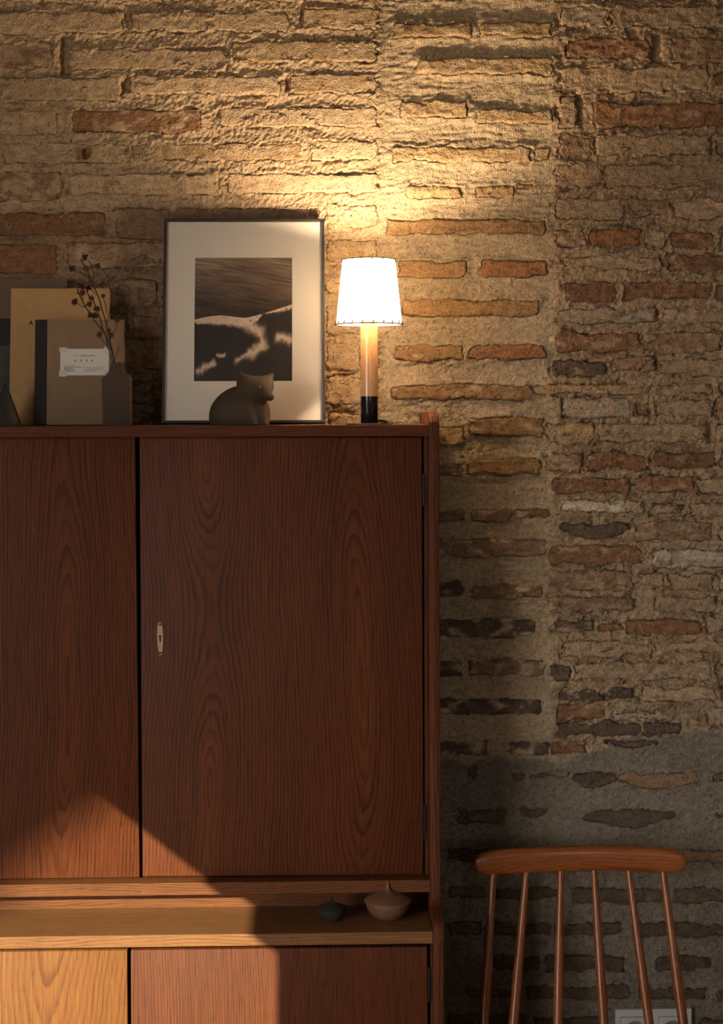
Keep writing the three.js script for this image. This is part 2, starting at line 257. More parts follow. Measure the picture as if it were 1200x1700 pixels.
function mortarTone(u, v, zn) {
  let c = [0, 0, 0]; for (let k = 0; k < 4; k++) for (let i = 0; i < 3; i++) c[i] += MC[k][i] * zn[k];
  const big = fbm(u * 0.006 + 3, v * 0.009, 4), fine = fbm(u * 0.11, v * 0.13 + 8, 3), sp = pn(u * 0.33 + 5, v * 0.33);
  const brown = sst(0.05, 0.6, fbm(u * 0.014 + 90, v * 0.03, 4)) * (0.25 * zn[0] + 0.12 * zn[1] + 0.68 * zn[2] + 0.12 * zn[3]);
  const bareShade = zn[0] * sst(-14, 22, v - 352 + 30 * fbm(u * 0.01 + 4, v * 0.02, 3)) * (1 - sst(500, 545, u)); c = mix3(c, [0.30, 0.19, 0.115], 0.8 * bareShade);   // unwashed bed joints low on the left, with shade put into their colour
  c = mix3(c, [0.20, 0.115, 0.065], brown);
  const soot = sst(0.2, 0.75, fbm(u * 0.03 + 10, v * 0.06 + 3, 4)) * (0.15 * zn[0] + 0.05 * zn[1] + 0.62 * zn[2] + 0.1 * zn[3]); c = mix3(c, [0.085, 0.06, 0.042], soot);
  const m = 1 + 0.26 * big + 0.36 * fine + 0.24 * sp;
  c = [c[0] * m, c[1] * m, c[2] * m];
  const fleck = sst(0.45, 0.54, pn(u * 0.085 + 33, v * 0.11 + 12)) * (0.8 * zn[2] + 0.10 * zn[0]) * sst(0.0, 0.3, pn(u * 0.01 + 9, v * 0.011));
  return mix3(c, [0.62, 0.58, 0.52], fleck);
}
const ridged = (x, y, o) => { let s = 0, a = 1, t = 0; for (let i = 0; i < o; i++) { s += a * (1 - 2.4 * Math.abs(pn(x, y))); t += a; x = x * 2.1 + 13.1; y = y * 2.1 + 5.3; a *= 0.55; } return s / t; };
function mortarZ(u, v, zn) {
  const g = ridged(u * 0.095 + 0.6 * pn(u * 0.03, v * 0.03), v * 0.12, 2) - 0.35, f = fbm(u * 0.2 + 60, v * 0.22, 2), wide = fbm(u * 0.012 + 7, v * 0.02, 3);
  const streak = fbm(u * 0.03 + 0.5 * pn(u * 0.01, v * 0.01), v * 0.19 + 1.2 * pn(u * 0.012 + 3, v * 0.012), 3);
  return zn[0] * (0.0014 + 0.0032 * g + 0.0034 * f + 0.0035 * wide) + zn[1] * (0.0002 + 0.0034 * streak + 0.0014 * g + 0.0016 * f + 0.004 * wide)
    + zn[2] * (0.0024 + 0.0042 * g + 0.0032 * f + 0.0065 * wide) + zn[3] * (0.001 + 0.0014 * g + 0.0026 * f + 0.003 * wide);
}
const ZI = { left: 0, pillar: 1, right: 2, low: 3 };
for (const [i, b] of B.entries()) { b.seed = i * 7.31; if (b.tone === 'r' && b.wash !== null) b.wash = Math.max(b.wash, 0.34); b.wash ??= { left: 0.62, pillar: 0.42, right: 0.48, low: 0.15 }[b.zone]; b.rough = { left: 4.6, pillar: 5.0, right: 7.0, low: 6.0 }[b.zone]; }
function brickD(b, u, v) {                                          // signed distance to the worn outline, positive inside (pixels of the wall)
  const s = b.seed, a = b.rough;
  u += a * (pn(u * 0.05 + s, v * 0.09) + 0.6 * pn(u * 0.16 + s, v * 0.18)); v += a * 1.3 * (pn(u * 0.022 + s, v * 0.04 + s) + 0.55 * pn(u * 0.10, v * 0.12 + s));
  const cx = (b.x0 + b.x1) / 2, cy = (b.y0 + b.y1) / 2, hx = (b.x1 - b.x0) / 2, hy = (b.y1 - b.y0) / 2;
  let top = hy, bot = hy; if (b.lens) { const e = Math.abs((u - cx) / hx); bot = hy * (1 - 1.2 * e * e); }
  const rr = Math.min(hy * 0.45, 7), dx = Math.abs(u - cx) - hx + rr, dv = v - cy, dy = (dv > 0 ? dv - bot : -dv - top) + rr;
  return rr - (Math.hypot(Math.max(dx, 0), Math.max(dy, 0)) + Math.min(Math.max(dx, dy), 0));
}
const coverAt = (b, u, v) => sst(0.62 - b.wash * 0.9, 0.92 - b.wash * 0.9, fbm(u * 0.02 + b.seed * 3, v * 0.035 + b.seed, 4) * 0.75 + 0.12);
{
  const P0 = at(-150, 720, 0), step = 0.0026;
  const xa = at(-140, 0, 0).x, xb = at(1330, 0, 0).x, yt = at(600, -60, 0).y, yb = at(900, 1725, 0).y;
  const nx = Math.ceil((xb - xa) / step), ny = Math.ceil((yt - yb) / step);
  const Z = new Float32Array((nx + 1) * (ny + 1)), U = new Float32Array(Z.length), V = new Float32Array(Z.length), ZN = new Array(Z.length);
  const used = (u, v) => v < 728 || u > 655;
  for (let j = 0; j <= ny; j++) for (let i = 0; i <= nx; i++) {
    const k = j * (nx + 1) + i, [u, v] = toPx(xa + i * step, yt - j * step, 0); U[k] = u; V[k] = v;
    if (!used(u, v)) continue;
    const zn = zones(u, v); ZN[k] = zn; Z[k] = mortarZ(u, v, zn);
  }
  for (const b of B) {                                              // joints: a ragged groove round each brick, a bed under it
    const c0 = at(b.x0 - 10, b.y0 - 10, 0), c1 = at(b.x1 + 10, b.y1 + 10, 0);
    const i0 = Math.max(0, Math.floor((c0.x - xa) / step)), i1 = Math.min(nx, Math.ceil((c1.x - xa) / step)), j0 = Math.max(0, Math.floor((yt - c0.y) / step)), j1 = Math.min(ny, Math.ceil((yt - c1.y) / step));
    const gro = { left: 0.008, pillar: 0.001, right: 0.009, low: 0.003 }[b.zone], lap = { left: 5, pillar: 3, right: 7, low: 5 }[b.zone];
    for (let j = j0; j <= j1; j++) for (let i = i0; i <= i1; i++) {
      const k = j * (nx + 1) + i; if (!ZN[k]) continue;
      const u = U[k], v = V[k], d = brickD(b, u, v), lapN = fbm(u * 0.022 + b.seed * 2, v * 0.045, 3);
      if (d < -11) continue;
      const gate = sst(0.12, 0.4, fbm(u * 0.016 + b.seed, v * 0.04, 3)), fil = (b.zone === 'pillar' ? 0.35 + 0.65 * sst(-0.5, 0.3, lapN) : sst(-0.35, 0.3, lapN)) * (1 - gate);
      if (d > 0) { const c = coverAt(b, u, v), l = Math.max(4.6, lap * (0.55 + 0.9 * lapN)); Z[k] = lerp(-0.012, Z[k] + b.proud * 0.0009 * Math.max(c, 0.85 * fil), Math.max(c, 1 - sst(l - 2.6, l, d))); }
      else { Z[k] += b.proud * 0.00077 * fil * (1 + d / 11); }
      if (d > -5 && d < 2) Z[k] -= gro * gate * (1 - Math.abs(d + 1.5) / 4);
    }
  }
  const dent = (cu, cv, r, dep) => { for (let k = 0; k < Z.length; k++) { const d = Math.hypot(U[k] - cu, V[k] - cv) / r; if (d < 1) Z[k] -= dep * (1 - d * d); } };
  const slot = (u0, v0, u1, v1, dep) => { const e = 2.6; for (let k = 0; k < Z.length; k++) { if (U[k] < u0 - 9 || U[k] > u1 + 9 || V[k] < v0 - 9 || V[k] > v1 + 9) continue; const n = 5 * pn(U[k] * 0.09, V[k] * 0.09), a = Math.min(U[k] - u0, u1 - U[k], V[k] - v0, v1 - V[k]) + n; Z[k] -= dep * sst(-e, e, a); } };
  for (const q of [[101, 60, 118, 124, 0.016], [497, 8, 503, 34, 0.010], [472, 124, 478, 152, 0.012], [208, 22, 214, 46, 0.008], [206, 130, 213, 152, 0.010], [1082, 60, 1096, 104, 0.014], [1040, 50, 1056, 70, 0.010], [956, 156, 966, 205, 0.010], [984, 228, 990, 248, 0.010], [1178, 226, 1183, 256, 0.010], [1086, 590, 1096, 616, 0.012], [1088, 514, 1096, 532, 0.012], [932, 656, 942, 690, 0.010], [1173, 702, 1184, 734, 0.014], [1078, 752, 1083, 786, 0.010], [966, 752, 971, 780, 0.008], [1176, 1020, 1190, 1030, 0.008], [985, 732, 1006, 740, 0.010], [914, 932, 950, 942, 0.008], [912, 976, 944, 986, 0.008], [1080, 1062, 1086, 1090, 0.008]]) slot(...q);
  const pos = [], col = [], uvs = [], idx = [], map = new Int32Array(Z.length).fill(-1);
  const vert = (k) => { if (map[k] >= 0) return map[k]; const i = k % (nx + 1), j = (k - i) / (nx + 1), x = xa + i * step, y = yt - j * step;
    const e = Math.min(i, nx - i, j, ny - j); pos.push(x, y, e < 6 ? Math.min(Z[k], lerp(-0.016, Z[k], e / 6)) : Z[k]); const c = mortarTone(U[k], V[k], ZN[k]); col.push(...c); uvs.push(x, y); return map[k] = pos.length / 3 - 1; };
  for (let j = 0; j < ny; j++) for (let i = 0; i < nx; i++) {
    const k = j * (nx + 1) + i, q = [k, k + 1, k + nx + 1, k + nx + 2]; if (!q.every((n) => ZN[n])) continue;
    const [a, b, c, d] = q.map(vert); idx.push(a, c, b, b, c, d);
  }
  const g = new THREE.BufferGeometry(); g.setAttribute('position', new THREE.Float32BufferAttribute(pos, 3)); g.setAttribute('color', new THREE.Float32BufferAttribute(col, 3)); g.setAttribute('uv', new THREE.Float32BufferAttribute(uvs, 2)); g.setIndex(idx); g.computeVertexNormals();
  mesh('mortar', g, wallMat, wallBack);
  for (const b of B) {
    const m = 6, a0 = at(b.x0 - m, b.y0 - m, 0), a1 = at(b.x1 + m, b.y1 + m, 0), bx = Math.ceil((a1.x - a0.x) / 0.0028), by = Math.ceil((a0.y - a1.y) / 0.0026);
    const ps = [], cs = [], us = [], id = [];
    const tone = TONE[b.tone], zi = ZI[b.zone], rnd = rng(Math.round(b.seed * 100) + 5), br = 0.88 + 0.26 * rnd(), tilt = (rnd() - 0.5) * 0.004, tiltY = (rnd() - 0.5) * 0.004, r = { left: 2.6, pillar: 4.2, right: 3.2, low: 4 }[b.zone];
    for (let j = 0; j <= by; j++) for (let i = 0; i <= bx; i++) {
      const x = lerp(a0.x, a1.x, i / bx), y = lerp(a0.y, a1.y, j / by), [u, v] = toPx(x, y, 0);
      const d = brickD(b, u, v), n = fbm(u * 0.045 + b.seed, v * 0.07, 4), f = fbm(u * 0.2, v * 0.2 + b.seed, 2);
      const lift = d <= 0 ? 0 : Math.sqrt(Math.max(0, 1 - (1 - Math.min(1, d / r)) ** 2));
      const pit = sst(0.42, 0.6, pn(u * 0.09 + b.seed, v * 0.12 + 4)) * 0.003;
      const rough = { left: 0.5, pillar: 1.1, right: 1.3, low: 0.8 }[b.zone], rg = ridged(u * 0.035 + b.seed, v * 0.06, 3) - 0.35;
      const face = b.proud * 0.001 + rough * (0.0022 * n + 0.0012 * f + 0.0026 * rg) - pit + tilt * (i / bx - 0.5) * 2 + tiltY * (j / by - 0.5);
      const hole = 1 - sst(0.55, 1, Math.hypot((u - 143) / 8, (v - 254) / 11) + 0.3 * pn(u * 0.15, v * 0.15)), rust = 1 - sst(0.6, 1.3, Math.hypot((u - 140) / 15, (v - 256) / 17) + 0.5 * pn(u * 0.1, v * 0.1));   // an old nail hole with rust round it
      ps.push(x, y, lerp(-0.014, face - 0.012 * hole, lift));
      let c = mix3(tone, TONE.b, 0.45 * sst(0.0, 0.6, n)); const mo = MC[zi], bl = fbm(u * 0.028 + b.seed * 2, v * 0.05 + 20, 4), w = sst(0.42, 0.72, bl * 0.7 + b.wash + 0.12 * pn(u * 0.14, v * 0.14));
      c = mix3(c, zi === 0 && b.y0 > 338 && b.x1 < 535 ? [0.30, 0.19, 0.115] : mo, w * 0.9);  // low left bricks take the same brown, painted shade included
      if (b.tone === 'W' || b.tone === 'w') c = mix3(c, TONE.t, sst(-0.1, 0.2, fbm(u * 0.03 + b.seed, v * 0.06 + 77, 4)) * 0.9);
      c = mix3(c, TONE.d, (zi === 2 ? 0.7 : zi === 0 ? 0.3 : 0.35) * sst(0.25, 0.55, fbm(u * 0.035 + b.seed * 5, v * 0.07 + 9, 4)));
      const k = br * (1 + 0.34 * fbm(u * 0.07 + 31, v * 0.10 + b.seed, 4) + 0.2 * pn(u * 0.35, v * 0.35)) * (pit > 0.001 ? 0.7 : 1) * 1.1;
      c = mix3(c, [0.20, 0.085, 0.03], 0.75 * rust);
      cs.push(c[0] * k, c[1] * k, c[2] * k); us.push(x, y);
      if (i < bx && j < by) { const q = j * (bx + 1) + i; id.push(q, q + bx + 1, q + 1, q + 1, q + bx + 1, q + bx + 2); }
    }
    const bg = new THREE.BufferGeometry(); bg.setAttribute('position', new THREE.Float32BufferAttribute(ps, 3)); bg.setAttribute('color', new THREE.Float32BufferAttribute(cs, 3)); bg.setAttribute('uv', new THREE.Float32BufferAttribute(us, 2)); bg.setIndex(id); bg.computeVertexNormals();
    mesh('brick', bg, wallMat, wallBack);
  }
}

// ---------------------------------------------------------------- the cabinet
const ZP = 0.262, ZD = 0.236, ZLP = 0.335, ZLD = 0.322, ZB = 0.03;
const yAt = (v, z, u = 500) => at(u, v, z).y, xAt = (u, z, v = 1000) => at(u, v, z).x;
const YTOP = yAt(706, 0.258);
const xPan0 = xAt(712.5, ZP), xPan1 = xAt(730, ZP);
const doorW = xAt(700, ZD) - xAt(234, ZD), xGap0 = xAt(226, ZD), xLeft = xGap0 - doorW, xLP1 = xLeft - 0.012, xLP0 = xLP1 - (xPan1 - xPan0);
const cab = thing('secretary_cabinet', 'tall dark teak secretary cabinet with doors above and below an open shelf', 'cabinet');
{
  // side panels: deep below, set back above, rounded at the top of the front edge
  const yShelf = yAt(1551, ZLP), yStep = yAt(1490, ZP), yTip = yAt(684, 0.2);
  for (const [x0, x1] of [[xPan0, xPan1], [xLP0, xLP1]]) {
    const s = new THREE.Shape(); s.moveTo(-ZB, 0); s.lineTo(-ZLP, 0); s.lineTo(-ZLP, yShelf); s.bezierCurveTo(-ZLP, yShelf + 0.035, -ZP, yStep - 0.03, -ZP, yStep + 0.01);
    s.lineTo(-ZP, yTip - 0.03); s.bezierCurveTo(-ZP, yTip - 0.012, -ZP + 0.012, yTip, -ZP + 0.04, yTip); s.lineTo(-ZB, yTip); s.closePath();
    const e = 0.002, g0 = new THREE.ExtrudeGeometry(s, { depth: x1 - x0 - 2 * e, bevelEnabled: true, bevelSize: e, bevelThickness: e, bevelSegments: 2, bevelOffset: -e, curveSegments: 14 });
    let g = g0.clone(); g.rotateY(Math.PI / 2); g.translate(x0 + e, 0, 0); g = toCreasedNormals(g, 0.7); metreUV(g, 'y', [x0, 0.1]);
    mesh('side_panel', g, sideWood, cab);
  }
  mesh('top_board', boardGeo(xLP1, yAt(725, 0.258), ZB, xPan0, YTOP, 0.258, 'x', 0.001, [0.1, 0]), straightWood, cab);
  mesh('back_panel', boardGeo(xLP1, 0.08, ZB + 0.001, xPan0, yAt(725, 0.258) - 0.001, ZB + 0.009, 'y'), sideWood, cab);
  // bottom board of the upper part, the board behind the open shelf and the shelf
  const yb0 = yAt(1486.5, ZP, 300), yb1 = yAt(1466, ZP, 300);
  mesh('bottom_board', boardGeo(xLP1, yb0, ZB + 0.01, xPan0, yb1, ZP - 0.001, 'x', 0.001, [0.2, 0.3]), paleWood, cab);
  const ySh1 = yAt(1552, 0.333, 300), ySh0 = yAt(1572.5, 0.333, 300);
  mesh('shelf_back', boardGeo(xLP1, ySh1 - 0.001, 0.176, xPan0, yb0, 0.186, 'x', 0.001, [0.05, 0.1]), paleWood, cab);
  mesh('shelf', boardGeo(xLP1, ySh0, ZB + 0.01, xPan0, ySh1, 0.333, 'x', 0.0025, [0.15, 0.5]), woodMat(veneer(0.40, 0.8, 1300, [[0.32, 0.05, 0.03, 5, 0.8, 0.03]], 21, [[158, 115, 78], [132, 90, 58], [90, 55, 33]], 0.0055), 0.40, 0.8, 0.33), cab);
  // hinge posts just inside the panel
  mesh('hinge_post', boardGeo(xAt(704.5, ZD), yb1, ZD - 0.03, xPan0, yAt(725, 0.258), ZD - 0.004, 'y', 0.001, [0.07, 0]), sideWood, cab);
  mesh('hinge_post', boardGeo(xAt(713, ZLD), 0.08, ZLD - 0.03, xPan0, ySh0, ZLD - 0.004, 'y', 0.001, [0.12, 0]), sideWood, cab);
  mesh('plinth', boardGeo(xLP1, 0.0, 0.08, xPan0, 0.08, 0.30, 'x'), sideWood, cab);
  // doors cut to the corners seen
  const doorGeo = (c, z, th, mapW, mapH) => {                       // corners tl, tr, br, bl as world [x, y]
    const s = new THREE.Shape(c.map(([x, y]) => new THREE.Vector2(x, y))); const e = 0.0012;
    let g = new THREE.ExtrudeGeometry(s, { depth: th - 2 * e, bevelEnabled: true, bevelSize: e, bevelThickness: e, bevelSegments: 2, bevelOffset: -e }); g.translate(0, 0, z - th + e);
    g = toCreasedNormals(g, 0.6); const p = g.attributes.position, n = g.attributes.normal, uv = [], x0 = Math.min(...c.map((q) => q[0])), y0 = Math.min(...c.map((q) => q[1]));
    for (let i = 0; i < p.count; i++) uv.push(Math.abs(n.getX(i)) > 0.8 ? p.getZ(i) + 0.3 : p.getX(i) - x0, p.getY(i) - y0);
    g.setAttribute('uv', new THREE.Float32BufferAttribute(uv, 2)); return g;
  };
  const P = (u, v, z) => { const q = at(u, v, z); return [q.x, q.y]; };
  const H = 0.762;
  // hearts: [across, depth, swing, frequency, phase, wander]
  const heartsR = [[0.110, 0.030, 0.036, 8.4, 4.1, 0.028], [0.375, 0.034, 0.030, 7.0, 2.2, 0.03]];
  const heartsL = [[0.36, 0.034, 0.030, 6.2, 2.8, 0.03], [0.10, 0.05, 0.02, 5, 0.5, 0.02]];
  const right = mesh('door', doorGeo([P(231.5, 726, ZD), P(700, 726, ZD), P(702.5, 1452, ZD), P(236.5, 1455, ZD)], ZD, 0.02), woodMat(veneer(0.49, H, 1900, heartsR, 2, TEAK), 0.49, H, 0.4), cab);
  const tl = P(224, 726, ZD), bl = P(231.5, 1456.5, ZD);
  mesh('door', doorGeo([[xLeft, tl[1]], tl, bl, [xLeft, bl[1]]], ZD, 0.02), woodMat(veneer(0.49, H, 1900, heartsL, 3, TEAK), 0.49, H, 0.4), cab);
  const yl = 0.085;
  const lr = P(217, 1577.5, ZLD), lrr = P(709, 1572, ZLD), ll = P(211, 1577.5, ZLD);
  mesh('door', doorGeo([lr, lrr, [lrr[0] + 0.001, yl], [lr[0] + 0.001, yl]], ZLD, 0.02), woodMat(veneer(0.51, 0.62, 1900, [[-0.06, 0.05, 0.03, 4, 0.2, 0.03], [0.60, 0.05, 0.03, 4, 1.2, 0.02]], 6, TEAK, 0.0045), 0.51, 0.62, 0.4), cab);
  mesh('door', doorGeo([[xLeft - 0.008, ll[1]], ll, [ll[0] + 0.001, yl], [xLeft - 0.008, yl]], ZLD, 0.02), woodMat(veneer(0.51, 0.62, 1900, [[0.36, 0.04, 0.04, 5, 0.2, 0.03], [0.10, 0.05, 0.03, 4, 1.2, 0.02]], 7, OAKY, 0.0085), 0.51, 0.62, 0.4), cab);
  // key plate with two screws
  const kc = at(266, 1060, ZD), ks = 1 / 957;
  const es = new THREE.Shape(); const hw = 5.6 * ks, hh = 27.5 * ks;
  es.moveTo(-2.6 * ks, hh); es.bezierCurveTo(-hw * 1.15, hh * 0.5, -hw * 1.1, -hh * 0.35, -2.2 * ks, -hh); es.lineTo(2.2 * ks, -hh); es.bezierCurveTo(hw * 1.1, -hh * 0.35, hw * 1.15, hh * 0.5, 2.6 * ks, hh); es.closePath();
  const kh = new THREE.Path(); kh.absellipse(0, 0.0035, 0.0019, 0.0022, 0, Math.PI * 2); es.holes.push(kh);
  const kh2 = new THREE.Path([[-0.0011, -0.0055], [0.0011, -0.0055], [0.0011, 0.0012], [-0.0011, 0.0012]].map((q) => new THREE.Vector2(...q))); es.holes.push(kh2);
  const eg = new THREE.ExtrudeGeometry(es, { depth: 0.0012, bevelEnabled: true, bevelSize: 0.0006, bevelThickness: 0.0008, bevelSegments: 2, bevelOffset: -0.0006, curveSegments: 16 }); eg.rotateZ(0.02); eg.translate(kc.x, kc.y, ZD - 0.0002);
  const plate = mesh('key_plate', eg, brass, right); plate.userData.label = 'slender brass key plate';
  mesh('keyhole', new THREE.CircleGeometry(0.0045, 16).translate(kc.x, kc.y + 0.0005, ZD + 0.0002), darkHole, right);
  for (const s of [1, -1]) { const g = new THREE.SphereGeometry(0.0021, 12, 6); g.scale(1, 1, 0.4); g.translate(kc.x + 0.0003 * s, kc.y + s * (hh - 0.0042), ZD + 0.0018); mesh('screw', g, std([0.05, 0.045, 0.04], 0.5, { metalness: 0.8 }), right); }
  // hinge barrels in the gap by the right panel
  for (const [v0, v1, u, z] of [[787, 840, 702.5, ZD], [1337, 1393, 704.5, ZD], [1606, 1664, 711.2, ZLD]]) { const a = at(u, v0, z), b = at(u, v1, z); const hg = mesh('hinge', mergeGeometries([cyl([a.x, b.y, z - 0.001], [a.x, a.y, z - 0.001], 0.0013, 0.0013, 12), new THREE.BoxGeometry(0.004, a.y - b.y, 0.003).translate(a.x + 0.0022, (a.y + b.y) / 2, z - 0.0035)]), std([0.04, 0.04, 0.042], 0.4, { metalness: 0.8 }), cab); hg.userData.label = 'black steel hinge'; }
}

// ---------------------------------------------------------------- lamp
{
  const z = 0.2, c = at(613, 705, z), s = (DIST - z) / F, lamp = thing('table_lamp', 'lit table lamp with a stitched cream parchment shade on a round wooden stem', 'lamp', [c.x, YTOP, z]);
  const Y = (v) => at(613, v, z).y - YTOP;
  mesh('base', lathe([[0, 0], [0.0405, 0], [0.041, 0.0006], [0.041, 0.0018], [0.0403, 0.0026], [0, 0.0028]], 64), blackMetal, lamp);
  const r = 14.4 * s;
  mesh('sleeve', lathe([[0, 0.0028], [r, 0.0028], [r, Y(658.5)], [r - 0.0006, Y(658)], [0, Y(658)]], 48), std([0.014, 0.014, 0.015], 0.16, { metalness: 0.2 }), lamp).userData.label = 'glossy black metal sleeve';
  const stemTex = veneer(0.10, 0.2, 1400, [[-0.03, 0.04, 0.01, 6, 0.3, 0.005]], 31, [[236, 190, 140], [222, 170, 118], [186, 128, 80]], 0.003);
  const sg = new THREE.CylinderGeometry(r - 0.0002, r - 0.0002, Y(526) - Y(658), 48, 1); sg.translate(0, (Y(526) + Y(658)) / 2, 0); { const uv = sg.attributes.uv; for (let i = 0; i < uv.count; i++) uv.setXY(i, uv.getX(i) * 0.1, uv.getY(i) * 0.14); }
  stemTex.repeat.set(10, 5);
  mesh('stem', sg, new THREE.MeshPhysicalMaterial({ map: stemTex, roughness: 0.3, clearcoat: 0.5, clearcoatRoughness: 0.12 }), lamp).userData.label = 'pale polished wooden stem';
  mesh('lamp_holder', lathe([[0.0001, Y(526)], [0.010, Y(526)], [0.010, Y(500)], [0.007, Y(496)], [0.0001, Y(496)]], 24), std([0.6, 0.58, 0.54], 0.5), lamp);
  mesh('added_baffle', lathe([[0.0001, Y(501)], [0.0262, Y(501)], [0.027, Y(499.5)], [0.0262, Y(498)], [0.0001, Y(498)]], 40), std([0.7, 0.66, 0.6], 0.7), lamp);  // unseen opaque disc added under the bulb to stop its downward beam
  const yT = Y(431.5), yB = Y(539), rT = 43.5 * s, rB = 55.2 * s, shg = lathe(Array.from({ length: 9 }, (_, i) => [lerp(rB, rT, i / 8), lerp(yB, yT, i / 8)]), 96);
  const shadeMat = new THREE.MeshPhysicalMaterial({ color: new THREE.Color().setRGB(0.90, 0.84, 0.75), roughness: 1, transmission: 0.34, thickness: 0, side: THREE.DoubleSide });
  const shade = mesh('shade', shg, shadeMat, lamp); shade.userData.label = 'cream parchment shade';
  // lacing along both rims: a thin wire ring and slanted cord stitches
  const cordMat = std([0.08, 0.045, 0.022], 0.9);
  for (const [yy, rr, dir, count] of [[yB, rB, 1, 20], [yT, rT, -1, 16]]) {
    const ring = new THREE.TorusGeometry(rr, 0.0012, 6, 96); ring.rotateX(Math.PI / 2); ring.translate(0, yy, 0); mesh('rim_wire', ring, cordMat, shade);
    const st = [];
    for (let i = 0; i < count; i++) { const a0 = (i + 0.2) / count * Math.PI * 2, a1 = a0 + 0.055; const p0 = [Math.sin(a0) * (rr + 0.001), yy - 0.0006 * dir, Math.cos(a0) * (rr + 0.001)], k = rr - dir * 0.0006; st.push(cyl(p0, [Math.sin(a1) * (k + 0.0014), yy + 0.0056 * dir, Math.cos(a1) * (k + 0.0014)], 0.0012, 0.0010, 6)); }
    mesh('stitching', mergeGeometries(st), cordMat, shade);
  }
  const spider = []; for (let k = 0; k < 3; k++) { const a = k * 2.094 + 0.4; spider.push(cyl([0, Y(500), 0], [Math.sin(a) * rT * 1.08, Y(470), Math.cos(a) * rT * 1.08], 0.0009, 0.0009, 6)); } mesh('shade_carrier', mergeGeometries(spider), steel, lamp);
  const yBulb = Y(459);
  const bulbMat = new THREE.MeshStandardMaterial({ color: 0x000000, emissive: new THREE.Color().setRGB(1, 0.72, 0.40), emissiveIntensity: 6 });
  const bg = lathe([[0.0001, -0.022], [0.006, -0.020], [0.007, -0.014], [0.013, -0.004], [0.015, 0.004], [0.013, 0.012], [0.007, 0.017], [0.0001, 0.0185]], 24); bg.translate(0, yBulb, 0); mesh('bulb', bg, bulbMat, lamp);
  const light = new THREE.PointLight(new THREE.Color(1.0, 0.73, 0.45), 1.05); light.name = 'bulb_light'; light.position.set(0, yBulb + 0.004, 0); light.castShadow = true; light.shadow.radius = 0.5; lamp.add(light);
  const cord = new THREE.CatmullRomCurve3([[0.010, 0.008, -0.012], [0.022, 0.007, -0.016], [0.03, 0.0055, -0.03], [0.033, 0.0042, -0.06], [0.03, 0.003, -0.16]].map((p) => new THREE.Vector3(...p)));
  mesh('power_cord', new THREE.TubeGeometry(cord, 24, 0.0026, 8), std([0.02, 0.018, 0.016], 0.6), lamp);
}

